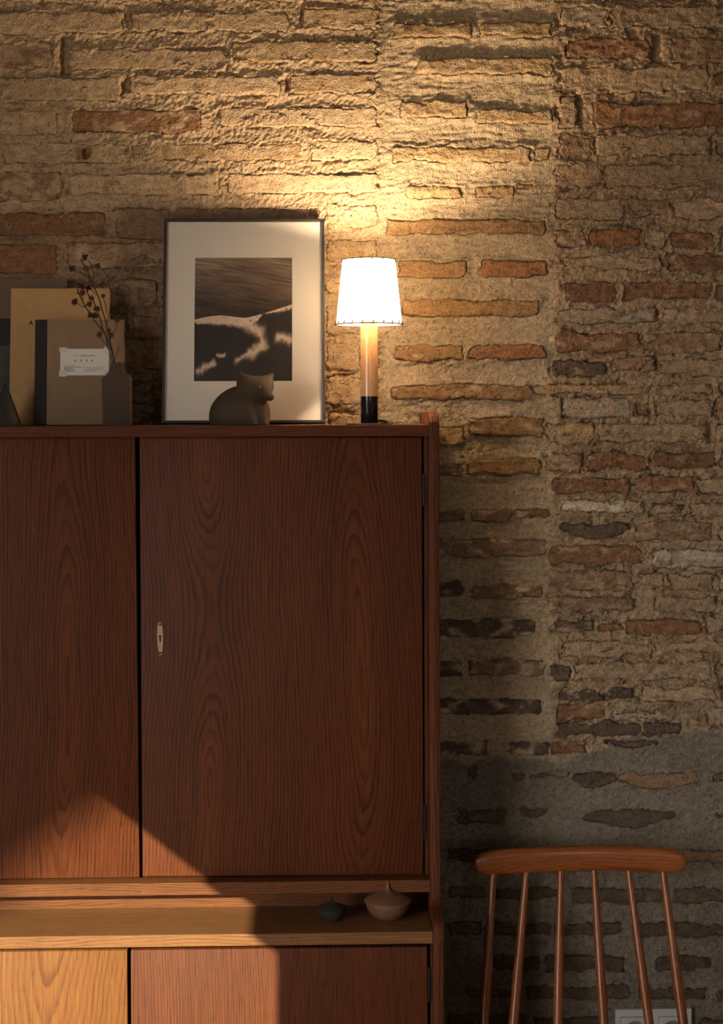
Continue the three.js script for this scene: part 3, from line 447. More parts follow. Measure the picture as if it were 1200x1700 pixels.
// ---------------------------------------------------------------- framed photograph
{
  const zb = 0.100, c = at(404, 705, zb), W = 0.297, Hh = 0.384, T = 0.016, lean = -Math.asin(0.062 / Hh);
  const fr = thing('framed_photograph', 'black framed photograph of foaming surf in a wide white mat leaning on the wall', 'picture', [c.x, YTOP + 0.0012, zb - T]);
  fr.rotation.x = lean;
  const fm = std([0.014, 0.011, 0.008], 0.55), bw = 0.0048, e = 0.0004;
  mesh('frame', mergeGeometries([boardGeo(-W / 2, 0, 0, -W / 2 + bw, Hh, T, 'y', e), boardGeo(W / 2 - bw, 0, 0, W / 2, Hh, T, 'y', e), boardGeo(-W / 2 + bw, 0, 0, W / 2 - bw, bw, T, 'x', e), boardGeo(-W / 2 + bw, Hh - bw, 0, W / 2 - bw, Hh, T, 'x', e)]), fm, fr);
  mesh('backing', new THREE.BoxGeometry(W - 2 * bw, Hh - 2 * bw, 0.004).translate(0, Hh / 2, 0.003), std([0.2, 0.15, 0.1], 0.9), fr);
  // mat with a bevelled opening
  const ox0 = -W / 2 + (318.5 - 266) / 271 * W, ox1 = -W / 2 + (482.5 - 266) / 271.5 * W, oy0 = (705 - 633.5) / 350 * Hh, oy1 = (705 - 421.5) / 350 * Hh;
  const ms = new THREE.Shape([[-W / 2 + bw, bw], [W / 2 - bw, bw], [W / 2 - bw, Hh - bw], [-W / 2 + bw, Hh - bw]].map((q) => new THREE.Vector2(...q)));
  ms.holes.push(new THREE.Path([[ox0, oy0], [ox0, oy1], [ox1, oy1], [ox1, oy0]].map((q) => new THREE.Vector2(...q))));
  mesh('mat', new THREE.ExtrudeGeometry(ms, { depth: 0.0018, bevelEnabled: false }).translate(0, 0, 0.0072), std([0.72, 0.68, 0.62], 0.9), fr).userData.label = 'off white paper mat';
  const ridge = (x) => x < 0.52 ? 0.505 - 0.035 * Math.sin(Math.min(1, x / 0.32) * Math.PI * 0.55) + 0.02 * sst(0.25, 0.55, x) : 0.488 - 0.11 * Math.pow((x - 0.52) / 0.48, 1.25);
  const seg = (x, y, ax, ay, bx, by) => { const dx = bx - ax, dy = by - ay, t = Math.max(0, Math.min(1, ((x - ax) * dx + (y - ay) * dy) / (dx * dx + dy * dy))); return [Math.hypot(x - ax - t * dx, y - ay - t * dy), t]; };
  const FOAM = [[0.50, 0.53, 0.66, 0.60, 0.055], [0.66, 0.60, 0.70, 0.70, 0.05], [0.70, 0.70, 0.58, 0.77, 0.05], [0.58, 0.77, 0.43, 0.825, 0.028], [0.84, 0.645, 1.02, 0.665, 0.04], [0.05, 0.915, 0.20, 0.845, 0.03], [0.25, 0.79, 0.31, 0.785, 0.016], [0.78, 0.44, 1.0, 0.395, 0.02]];
  const pt = dataTex(492, 636, (i, j, o) => {
    const x = i / 492, Y0 = 1 - j / 636, wob = 0.018 * fbm(x * 9, Y0 * 12, 4), y = Y0; let k, rl = ridge(x);
    if (y < rl) { const st = fbm(x * 3.2 + 3, (y - 0.14 * x) * 62, 4), lob = fbm(x * 2.2 + 8, (y - 0.14 * x) * 9, 3); k = 0.40 + 0.20 * st + 0.16 * lob - 0.24 * sst(0.1, 0.5, y); }
    else { k = 0.055 + 0.035 * fbm(x * 8, y * 40, 3); let fo = 0;
      const band = (y - rl), th = 0.07 * sst(-0.1, 0.25, x) * (1 - sst(0.55, 0.72, x)) + 0.012 * (1 - sst(0.96, 1, x) * 0.3);
      fo = Math.max(fo, (1 - sst(th * 0.7, th * 1.25, band + wob * 1.4)));
      for (const [ax, ay, bx, by, r] of FOAM) { const [d] = seg(x + wob, y + wob * 0.8, ax, ay, bx, by); fo = Math.max(fo, (1 - sst(0, r * 1.7, d + 0.030 * fbm(x * 13 + 2, y * 13, 4))) * 0.95); }
      k = lerp(k + 0.03 * sst(0.6, 1, x), 0.80 + 0.06 * fbm(x * 30, y * 30, 3), fo * sst(-0.75, 0.1, fbm(x * 22, y * 30, 4) + 0.3)); }
    const q = Math.max(0, k); o[0] = 255 * Math.pow(q, 0.92); o[1] = 255 * Math.pow(q, 1.02) * 0.93; o[2] = 255 * Math.pow(q, 1.12) * 0.86;
  });
  const pg = new THREE.PlaneGeometry(ox1 - ox0 + 0.004, oy1 - oy0 + 0.004); pg.translate((ox0 + ox1) / 2, (oy0 + oy1) / 2, 0.0068);
  mesh('print', pg, new THREE.MeshStandardMaterial({ map: pt, roughness: 0.55 }), fr).userData.label = 'sepia print of surf running up dark water';
  mesh('glass', new THREE.BoxGeometry(W - 2 * bw, Hh - 2 * bw, 0.0015).translate(0, Hh / 2, 0.0112), new THREE.MeshPhysicalMaterial({ color: 0xffffff, roughness: 0.02, transmission: 1, thickness: 0, ior: 1.45 }), fr);
}

// ---------------------------------------------------------------- boards and books leaning at the left
const noiseMap = (base, amp, w, h, fx, fy, extra) => dataTex(w, h, (i, j, o) => { const n = amp * (fbm(i * fx, j * fy, 3) + 0.6 * pn(i * 0.9, j * 0.9)); o[0] = base[0] * (1 + n); o[1] = base[1] * (1 + n); o[2] = base[2] * (1 + n); extra?.(i, h - 1 - j, o); });
function leaning(name, label, cat, [u0, v0, u1], zFront, T, lean, build, group) {
  const a = at(u0, 706, zFront), b = at(u1, 706, zFront), zt = zFront - 0.23 * Math.sin(lean), Hh = (at(u0, v0, zt).y - YTOP) / Math.cos(lean);
  const t = thing(name, label, cat, [(a.x + b.x) / 2, YTOP + 0.0006, zFront - T], group); t.rotation.x = -lean; build(t, b.x - a.x, Hh, T); return t;
}
function facePlane(w, h, x, y, z) { return new THREE.PlaneGeometry(w, h).translate(x, y, z); }
leaning('print_board', 'brown mounted print leaning on the wall behind the tan book', 'print', [-86, 464, 108], 0.052, 0.004, 0.10, (t, w, h, T) => {
  mesh('board', boardGeo(-w / 2, 0, 0, w / 2, h, T, 'y', 0.0004), std([0.17, 0.115, 0.08], 0.9), t);
  const k = w / 194, im = dataTex(128, 256, (i, j, o) => { const y = 1 - j / 256, n = fbm(i * 0.03, j * 0.05, 3); const c = y < 0.26 ? 26 + 6 * n : 62 + 24 * n; o[0] = c; o[1] = c * 0.96; o[2] = c * 0.9; });
  mesh('picture', facePlane(101 * k, 176 * k, (-86 + 101 / 2 - 11) * k + 0.0 * w + 45 * k, 92 * k, T + 0.0003), new THREE.MeshStandardMaterial({ map: im, roughness: 0.7 }), t).userData.label = 'dark picture printed on the board';
});
leaning('tan_book', 'wide tan paperback book standing behind the dark spined notebook', 'book', [15, 480, 180], 0.078, 0.009, 0.09, (t, w, h, T) => {
  const im = noiseMap([186, 148, 100], 0.05, 256, 352, 0.05, 0.05, (i, j, o) => {   // one small printed letter A beside the notebook
    const x = (i / 256 * 165) - 33.8, y = (j / 352 * 226) - 53.6, on = Math.abs(x) < 3 && y > 0 && y < 7 && (Math.abs(Math.abs(x) - y * 0.40) < 0.8 || (Math.abs(y - 4.6) < 0.5 && Math.abs(x) < 1.9)); if (on) { o[0] = 40; o[1] = 30; o[2] = 24; } });
  mesh('pages', boardGeo(-w / 2 + 0.001, 0.001, 0.0008, w / 2 - 0.001, h - 0.001, T - 0.0008, 'y', 0.0002), std([0.6, 0.54, 0.45], 0.9), t);
  mesh('cover', boardGeo(-w / 2, 0, 0, w / 2, h, 0.0008, 'y', 0.0002), std([0.45, 0.29, 0.14], 0.85), t);
  const g = boardGeo(-w / 2, 0, T - 0.0008, w / 2, h, T, 'y', 0.0002), p = g.attributes.position, uv = g.attributes.uv; for (let i = 0; i < p.count; i++) uv.setXY(i, p.getX(i) / w + 0.5, p.getY(i) / h);
  mesh('cover', g, new THREE.MeshStandardMaterial({ map: im, roughness: 0.85 }), t).userData.label = 'tan paper front cover with a small letter';
});
const ZN_ = 0.104, notebook = leaning('notebook', 'grey brown hardback notebook with a black cloth spine and a taped card', 'notebook', [57, 532, 205], ZN_, 0.012, 0.07, (t, w, h, T) => {
  const sw = w * 20 / 148, im = noiseMap([140, 116, 92], 0.05, 256, 300, 0.04, 0.01);
  mesh('pages', boardGeo(-w / 2 + 0.002, 0.002, 0.002, w / 2 - 0.002, h - 0.002, T - 0.002, 'y', 0.0003), std([0.6, 0.54, 0.45], 0.9), t);
  for (const z0 of [0, T - 0.002]) { const g = boardGeo(-w / 2 + sw, 0, z0, w / 2, h, z0 + 0.002, 'y', 0.0005), p = g.attributes.position, uv = g.attributes.uv; for (let i = 0; i < p.count; i++) uv.setXY(i, p.getX(i) / w + 0.5, p.getY(i) / h); mesh('cover', g, new THREE.MeshStandardMaterial({ map: im, roughness: 0.9 }), t); }
  mesh('spine', boardGeo(-w / 2 - 0.0004, 0, -0.0002, -w / 2 + sw, h, T + 0.0002, 'y', 0.0012), std([0.022, 0.018, 0.016], 0.85), t).userData.label = 'black cloth spine';
});
{ // the taped card lies on the notebook's cover
  notebook.updateMatrixWorld(true);
  const k = (DIST - ZN_) / F, base = at(140.5, 602.5, ZN_ - 0.009);
  const cy = (base.y - YTOP) / Math.cos(0.07), n = new THREE.Vector3(0, Math.sin(0.07), Math.cos(0.07)), up = new THREE.Vector3(0, Math.cos(0.07), -Math.sin(0.07));
  const o = new THREE.Vector3(base.x, YTOP + 0.0006, ZN_ - 0.012).addScaledVector(up, cy).addScaledVector(n, 0.0123);
  const card = thing('business_card', 'white printed card taped by its corners to the grey brown notebook', 'card', [o.x, o.y, o.z]); card.rotation.x = -0.07;
  const cw = 80 * k, ch = 44 * k, R = rng(9);
  const marks = []; // small printed rows: x, y, w, h in card pixels (80 x 44)
  for (let i = 0; i < 12; i++) marks.push([21 + i * 3.05, 10.6 + (i % 3) * 0.1, i < 4 ? 1.1 : 1.9, i < 4 ? 0.9 : 1.7, 90]);
  for (let i = 0; i < 4; i++) { const x = 23.6 + i * 9.2; marks.push([x, 18.6, 3, 0.6, 30], [x + 1.2, 17.6, 0.7, 3, 30], [x + 0.2, 20, 2.6, 0.6, 60], [x, 21, 0.7, 0.6, 60], [x + 2.2, 20.8, 0.8, 0.8, 60]); }
  for (const [x0, y0, len, sh] of [[6.5, 27.5, 17, 130], [6.5, 30, 27, 70], [6.5, 32.2, 14, 60], [6.5, 34.4, 17, 90], [6.5, 36.6, 19, 90], [39, 30.4, 31, 140], [39, 33.4, 31, 110], [39, 36.6, 21, 100]]) for (let x = x0; x < x0 + len; x += 1.1 + R()) marks.push([x, y0, 0.7 + R() * 0.5, 1.3, sh]);
  const S = 10, im = dataTex(80 * S, 44 * S, (i, j, q) => { const x = i / S, y = 44 - j / S; let c = 226; for (const m of marks) if (x >= m[0] && x < m[0] + m[2] && y >= m[1] && y < m[1] + m[3]) c = Math.min(c, m[4]); q[0] = c; q[1] = c * 0.975; q[2] = c * 0.95; });
  const cs = new THREE.Shape(); cs.moveTo(-cw / 2, -ch / 2); cs.lineTo(cw / 2 - 6 * k, -ch / 2); cs.lineTo(cw / 2, -ch / 2 + 5 * k); cs.lineTo(cw / 2, ch / 2); cs.lineTo(-cw / 2, ch / 2); cs.closePath();
  const g = new THREE.ExtrudeGeometry(cs, { depth: 0.0004, bevelEnabled: false }), p = g.attributes.position, uv = g.attributes.uv; for (let i = 0; i < p.count; i++) uv.setXY(i, p.getX(i) / cw + 0.5, p.getY(i) / ch + 0.5);
  mesh('card', g, new THREE.MeshStandardMaterial({ map: im, roughness: 0.8 }), card);
  const tm = std([0.66, 0.62, 0.57], 0.35);
  for (const [tx, ty, w, h, rz] of [[-35, 20.4, 13, 8, 0.02], [-35.5, -19, 12.5, 10, 0], [36.5, 19, 13, 7, -0.75], [36, -18, 12, 6, 0.78]]) { const b = new THREE.BoxGeometry(w * k, h * k, 0.0002); b.rotateZ(rz); b.translate(tx * k, ty * k, 0.00055); mesh('tape', b, tm, card); }
}
{ // small dark cone at the picture's edge of the cabinet top
  const z = 0.15, c = at(9, 706, z), s = (DIST - z) / F;
  const g = lathe([[0, 0], [26 * s, 0], [26.4 * s, 0.001], [22 * s, 14 * s], [17 * s, 28 * s], [12.5 * s, 41 * s], [8.5 * s, 52 * s], [5 * s, 61 * s], [2.4 * s, 67 * s], [0, 70 * s]], 40);
  const o = mesh('cone_ornament', g, std([0.018, 0.02, 0.016], 0.6), scene); o.position.set(c.x, YTOP, z); o.userData = { label: 'small dark cone shaped ornament standing before the tan book', category: 'ornament' };
}
{ // flat bottle shaped vase
  const zf = 0.158, D = 0.047, c = at(192, 706, zf), P = (u, v) => { const q = at(u, v, zf); return new THREE.Vector2(q.x - c.x, q.y - YTOP); };
  const v = thing('bud_vase', 'flat brown bottle shaped vase beside the grey brown notebook', 'vase', [c.x, YTOP, zf - D]);
  const s = new THREE.Shape(); const a = P(170.5, 706); s.moveTo(a.x, 0); const m = (f, ...q) => s[f](...q.flatMap(([x, y]) => { const t = P(x, y); return [t.x, t.y]; }));
  m('lineTo', [168.5, 631]); m('bezierCurveTo', [169, 624], [180, 622], [181.5, 613]); m('lineTo', [184, 601.5]); m('lineTo', [200, 601.5]); m('lineTo', [202, 611]); m('bezierCurveTo', [203.5, 621], [214, 622], [214.6, 628]); const b = P(215, 706); s.lineTo(b.x, 0); s.closePath();
  const e = 0.0008; let g = new THREE.ExtrudeGeometry(s, { depth: D - 2 * e, bevelEnabled: true, bevelSize: e, bevelThickness: e, bevelSegments: 2, bevelOffset: -e, curveSegments: 14 }); g.translate(0, 0, e); g = toCreasedNormals(g, 0.5);
  const p = g.attributes.position, uv = g.attributes.uv; for (let i = 0; i < p.count; i++) uv.setXY(i, p.getX(i) + p.getZ(i), p.getY(i));
  mesh('body', g, new THREE.MeshStandardMaterial({ color: new THREE.Color().setRGB(0.06, 0.034, 0.018), roughness: 0.7, bumpMap: gritTex, bumpScale: 0.0004 }), v);
  const top = P(192, 601.5), hg = new THREE.CylinderGeometry(0.0045, 0.0045, 0.001, 20); hg.translate(top.x, top.y + 0.0002, D / 2); mesh('mouth', hg, darkHole, v);
  // dried stems with round heads
  const zs = zf - D / 2, o = at(190, 603, zs), fl = thing('dried_flower_stems', 'dried branching stems with small rust brown flower heads in the flat vase', 'flowers', [o.x, o.y, zs]);
  const R = rng(33), stems = [], Q = (u, v2, dz = 0) => { const q = at(u, v2, zs + dz); return new THREE.Vector3(q.x - o.x, q.y - o.y, dz); };
  const L = [
    [[189, 603, 0], [187, 585, 0.002], [181, 560, 0.006], [177, 540, 0.008], [169, 512, 0.008], [163, 492, 0.006], [155, 475, 0.002], [149, 462, 0], [144, 448, -0.004], [138, 438, -0.006], [134, 430, -0.008]],
    [[191, 603, 0], [185, 583, 0.004], [177, 560, 0.01], [170, 548, 0.012], [161, 538, 0.014], [152, 525, 0.014], [145, 514, 0.012], [138, 502, 0.012], [132, 490, 0.01], [128, 480, 0.008]],
    [[187, 603, -0.004], [183, 588, -0.006], [178, 570, -0.006], [175, 555, -0.006], [170, 545, -0.006], [166, 528, -0.008], [160, 512, -0.008], [155, 500, -0.008], [147, 490, -0.008], [144, 480, -0.008]],
    [[177, 540, 0.008], [179, 528, 0.004], [183, 512, 0.002], [184, 490, 0], [181, 468, -0.002], [176, 455, -0.004], [169, 447, -0.006]],
    [[189, 603, 0], [193, 590, 0.004], [198, 576, 0.006]], [[180, 572, 0.004], [174, 570, 0.01], [168, 562, 0.012], [165, 553, 0.012]], [[182, 565, 0.006], [190, 550, 0.004], [194, 538, 0.004], [194, 531, 0.004]],
    [[142, 510, 0.012], [135, 508, 0.016], [126, 502, 0.018]], [[138, 503, 0.012], [137, 494, 0.01], [136, 487, 0.008]], [[131, 488, 0.01], [125, 487, 0.014]], [[149, 462, 0], [140, 456, 0.004], [128, 450, 0.006], [120, 445, 0.006], [113, 438, 0.004], [108, 432, 0.002]],
    [[154, 468, 0], [156, 455, -0.002], [152, 442, -0.002], [147, 432, -0.004]], [[178, 520, 0.002], [174, 502, 0.008], [171, 494, 0.008]], [[148, 517, 0.014], [150, 512, 0.016]], [[166, 530, -0.008], [163, 520, 0.006], [161, 515, 0.008]], [[160, 490, 0.004], [151, 481, 0.006], [148, 478, 0.006]]];
  for (const [i, l] of L.entries()) { const c2 = new THREE.CatmullRomCurve3(l.map((q) => Q(...q))); mesh('stem', new THREE.TubeGeometry(c2, l.length * 4, i < 3 ? 0.0011 : 0.0007, 6), cordStem(), fl); }
  const headGeo = (r, sd) => { const rr = rng(sd), parts = [new THREE.IcosahedronGeometry(r * 0.62, 1)]; for (let i = 0; i < 46; i++) { const d = new THREE.Vector3(rr() - 0.5, rr() - 0.5, rr() - 0.5).normalize(), g2 = new THREE.ConeGeometry(r * 0.12, r * (0.55 + 0.35 * rr()), 4).toNonIndexed(); g2.translate(0, r * 0.72, 0); g2.applyQuaternion(new THREE.Quaternion().setFromUnitVectors(new THREE.Vector3(0, 1, 0), d)); g2.deleteAttribute('uv'); parts.push(g2); } parts[0].deleteAttribute('uv'); return mergeGeometries(parts); };
  const hA = headGeo(0.0076, 3), hB = headGeo(0.0066, 8), hm = [std([0.075, 0.032, 0.018], 0.95), std([0.11, 0.04, 0.022], 0.95), std([0.05, 0.028, 0.02], 0.95)];
  for (const [u, v2, dz] of [[141, 427, -0.006], [162, 441, -0.006], [120, 446, 0.006], [143, 446, -0.004], [130, 474, 0.008], [137, 476, 0.006], [147, 478, -0.006], [137, 486, 0.008], [124, 501, 0.018], [152, 495, 0.01], [148, 505, 0.014], [161, 513, 0.008], [150, 523, 0.014], [158, 524, 0.006], [171, 491, 0.008], [194, 530, 0.004], [165, 555, 0.012], [180, 549, 0.012], [184, 556, 0.012]]) { const m2 = mesh('flower_head', R() < 0.6 ? hA : hB, hm[Math.floor(R() * 3)], fl); m2.position.copy(Q(u, v2, dz)); m2.rotation.set(R() * 6, R() * 6, R() * 6); if (u === 171) m2.scale.setScalar(0.65); }
}
function cordStem() { return cordStem.m ??= std([0.035, 0.022, 0.014], 0.9); }

// ---------------------------------------------------------------- carved cat
function surfaceNets(fn, lo, hi, h) {                                // smooth mesh of fn < 0
  const n = [0, 1, 2].map((k) => Math.ceil((hi[k] - lo[k]) / h) + 1), val = new Float32Array(n[0] * n[1] * n[2]), I = (i, j, k) => i + n[0] * (j + n[1] * k);
  for (let k = 0; k < n[2]; k++) for (let j = 0; j < n[1]; j++) for (let i = 0; i < n[0]; i++) val[I(i, j, k)] = fn(lo[0] + i * h, lo[1] + j * h, lo[2] + k * h);
  const id = new Int32Array(val.length).fill(-1), pos = [], idx = [];
  for (let k = 0; k < n[2] - 1; k++) for (let j = 0; j < n[1] - 1; j++) for (let i = 0; i < n[0] - 1; i++) {
    let s = [0, 0, 0], c = 0; const E = [[0, 0, 0, 0], [0, 1, 0, 0], [0, 0, 1, 0], [0, 1, 1, 0], [1, 0, 0, 0], [1, 1, 0, 0], [1, 0, 0, 1], [1, 1, 0, 1]];
    const corner = (b) => [i + (b & 1), j + ((b >> 1) & 1), k + ((b >> 2) & 1)];
    for (let a = 0; a < 8; a++) for (const bit of [1, 2, 4]) { const b = a | bit; if (b === a) continue; const A = corner(a), Bc = corner(b), va = val[I(...A)], vb = val[I(...Bc)]; if ((va < 0) === (vb < 0)) continue; const t = va / (va - vb); for (let q = 0; q < 3; q++) s[q] += A[q] + t * (Bc[q] - A[q]); c++; }
    if (!c) continue; id[I(i, j, k)] = pos.length / 3; pos.push(lo[0] + s[0] / c * h, lo[1] + s[1] / c * h, lo[2] + s[2] / c * h);
  }
  for (let k = 1; k < n[2] - 1; k++) for (let j = 1; j < n[1] - 1; j++) for (let i = 1; i < n[0] - 1; i++) {
    const a = val[I(i, j, k)] < 0;
    const quad = (q, flip) => { if (q.some((v) => v < 0)) return; const [w, x, y, z] = q; flip ? idx.push(w, y, x, w, z, y) : idx.push(w, x, y, w, y, z); };
    if (i + 1 < n[0] && a !== val[I(i + 1, j, k)] < 0) quad([id[I(i, j - 1, k - 1)], id[I(i, j, k - 1)], id[I(i, j, k)], id[I(i, j - 1, k)]], !a);
    if (j + 1 < n[1] && a !== val[I(i, j + 1, k)] < 0) quad([id[I(i - 1, j, k - 1)], id[I(i - 1, j, k)], id[I(i, j, k)], id[I(i, j, k - 1)]], !a);
    if (k + 1 < n[2] && a !== val[I(i, j, k + 1)] < 0) quad([id[I(i - 1, j - 1, k)], id[I(i, j - 1, k)], id[I(i, j, k)], id[I(i - 1, j, k)]], !a);
  }
  const g = new THREE.BufferGeometry(); g.setAttribute('position', new THREE.Float32BufferAttribute(pos, 3)); g.setIndex(idx); g.computeVertexNormals(); return g;
}
{
  const z0 = 0.185, s = (DIST - z0) / F, c = at(400, 706, z0);        // units of the field: pixels at this depth, y up from the cabinet top
  const ell = (x, y, z, cx, cy, cz, rx, ry, rz) => { const k = Math.hypot((x - cx) / rx, (y - cy) / ry, (z - cz) / rz); return (k - 1) * Math.min(rx, ry, rz); };
  const smin = (a, b, k) => { const h = Math.max(k - Math.abs(a - b), 0) / k; return Math.min(a, b) - h * h * k * 0.25; };
  const cap = (x, y, z, a, b, ra, rb) => { const d = [b[0] - a[0], b[1] - a[1], b[2] - a[2]], p = [x - a[0], y - a[1], z - a[2]], t = Math.max(0, Math.min(1, (p[0] * d[0] + p[1] * d[1] + p[2] * d[2]) / (d[0] ** 2 + d[1] ** 2 + d[2] ** 2))); return Math.hypot(p[0] - t * d[0], p[1] - t * d[1], p[2] - t * d[2]) - lerp(ra, rb, t); };
  const cat = thing('cat_figurine', 'carved dark wooden cat figurine crouching before the framed photograph', 'figurine', [c.x, YTOP, z0]);
  const field = (x, y, z) => {
    let d = ell(x, y, z, -4, 14, 0, 49, 46, 30);                       // haunches and back
    d = smin(d, ell(x, y, z, 8, 32, 0, 33, 30, 22), 14);
    d = smin(d, ell(x, y, z, 26, 12, 4, 19, 26, 20), 8);              // chest
    d = smin(d, cap(x, y, z, [12, 26, 18], [20, 3, 24], 9, 8), 6);     // two fore legs tucked under
    d = smin(d, cap(x, y, z, [30, 26, 14], [37, 3, 19], 9, 7.5), 6);
    // head: a wedge with a flat crown, a muzzle low on the right and blunt ears at the corners
    let hd = cap(x, y, z, [13, 61, 6], [35, 63, 8], 22, 17);
    hd = smin(hd, cap(x, y, z, [32, 54, 12], [49, 46, 18], 17, 6.5), 10);
    hd = smin(hd, cap(x, y, z, [6, 66, 6], [0, 86, 4], 14, 4), 12);
    hd = smin(hd, cap(x, y, z, [40, 68, -4], [50.5, 83, -5], 15, 4.5), 12);
    const crown = y - (84 + 5 * Math.abs((x - 25) / 26) ** 2); const kk = 5, h = Math.max(kk - Math.abs(hd - crown), 0) / kk; hd = Math.max(hd, crown) + h * h * kk * 0.25;
    hd = Math.max(hd, -(x + 6.5));
    d = smin(d, hd, 2.5);
    return Math.max(d, -y);
  };
  let g = surfaceNets(field, [-60, -3, -40], [66, 100, 46], 1.6); g.scale(s, s, s);
  const p = g.attributes.position, uv = []; for (let i = 0; i < p.count; i++) uv.push(p.getX(i), p.getY(i) + p.getZ(i) * 0.7); g.setAttribute('uv', new THREE.Float32BufferAttribute(uv, 2));
  mesh('body', g, new THREE.MeshStandardMaterial({ color: new THREE.Color().setRGB(0.05, 0.031, 0.014), roughness: 0.75, bumpMap: gritTex, bumpScale: 0.0006 }), cat);
  let ez = 40; while (field(33, 62.5, ez) > 0 && ez > 0) ez -= 0.25;
  const eg = new THREE.SphereGeometry(1.5 * s, 12, 8); eg.translate(33 * s, 62.5 * s, (ez + 0.2) * s); mesh('eye', eg, std([0.4, 0.33, 0.28], 0.25), cat);
}

// ---------------------------------------------------------------- pots on the shelf
const YSH = yAt(1552, 0.333, 300);
function lidded(name, label, u, vBase, z, k, mat) {
  const c = at(u, vBase, z), o = thing(name, label, 'bowl', [c.x, YSH, z]);
  mesh('bowl', lathe([[0, 0], [0.016, 0], [0.0185, 0.001], [0.0285, 0.008], [0.0355, 0.018], [0.0388, 0.0275], [0.0392, 0.0305], [0.037, 0.0308], [0.033, 0.022], [0.02, 0.008], [0, 0.006]].map(([a, b]) => [a * k, b * k]), 56), mat, o);
  mesh('lid', lathe([[0, 0.029], [0.0405, 0.0302], [0.0412, 0.0315], [0.0402, 0.0332], [0.032, 0.0385], [0.020, 0.0435], [0.011, 0.0465], [0.006, 0.0495], [0.0035, 0.054], [0.0024, 0.061], [0.0022, 0.0645], [0.0012, 0.0655], [0, 0.0656]].map(([a, b]) => [a * k, b * k]), 56), mat, o);
}
lidded('lidded_bowl', 'small brown lidded bowl with a pointed finial on the open shelf', 644, 1534, 0.262, 1, std([0.17, 0.082, 0.042], 0.55));
lidded('lidded_bowl', 'very small black lidded bowl beside the brown one on the shelf', 551, 1536, 0.268, 0.64, std([0.022, 0.017, 0.013], 0.75));

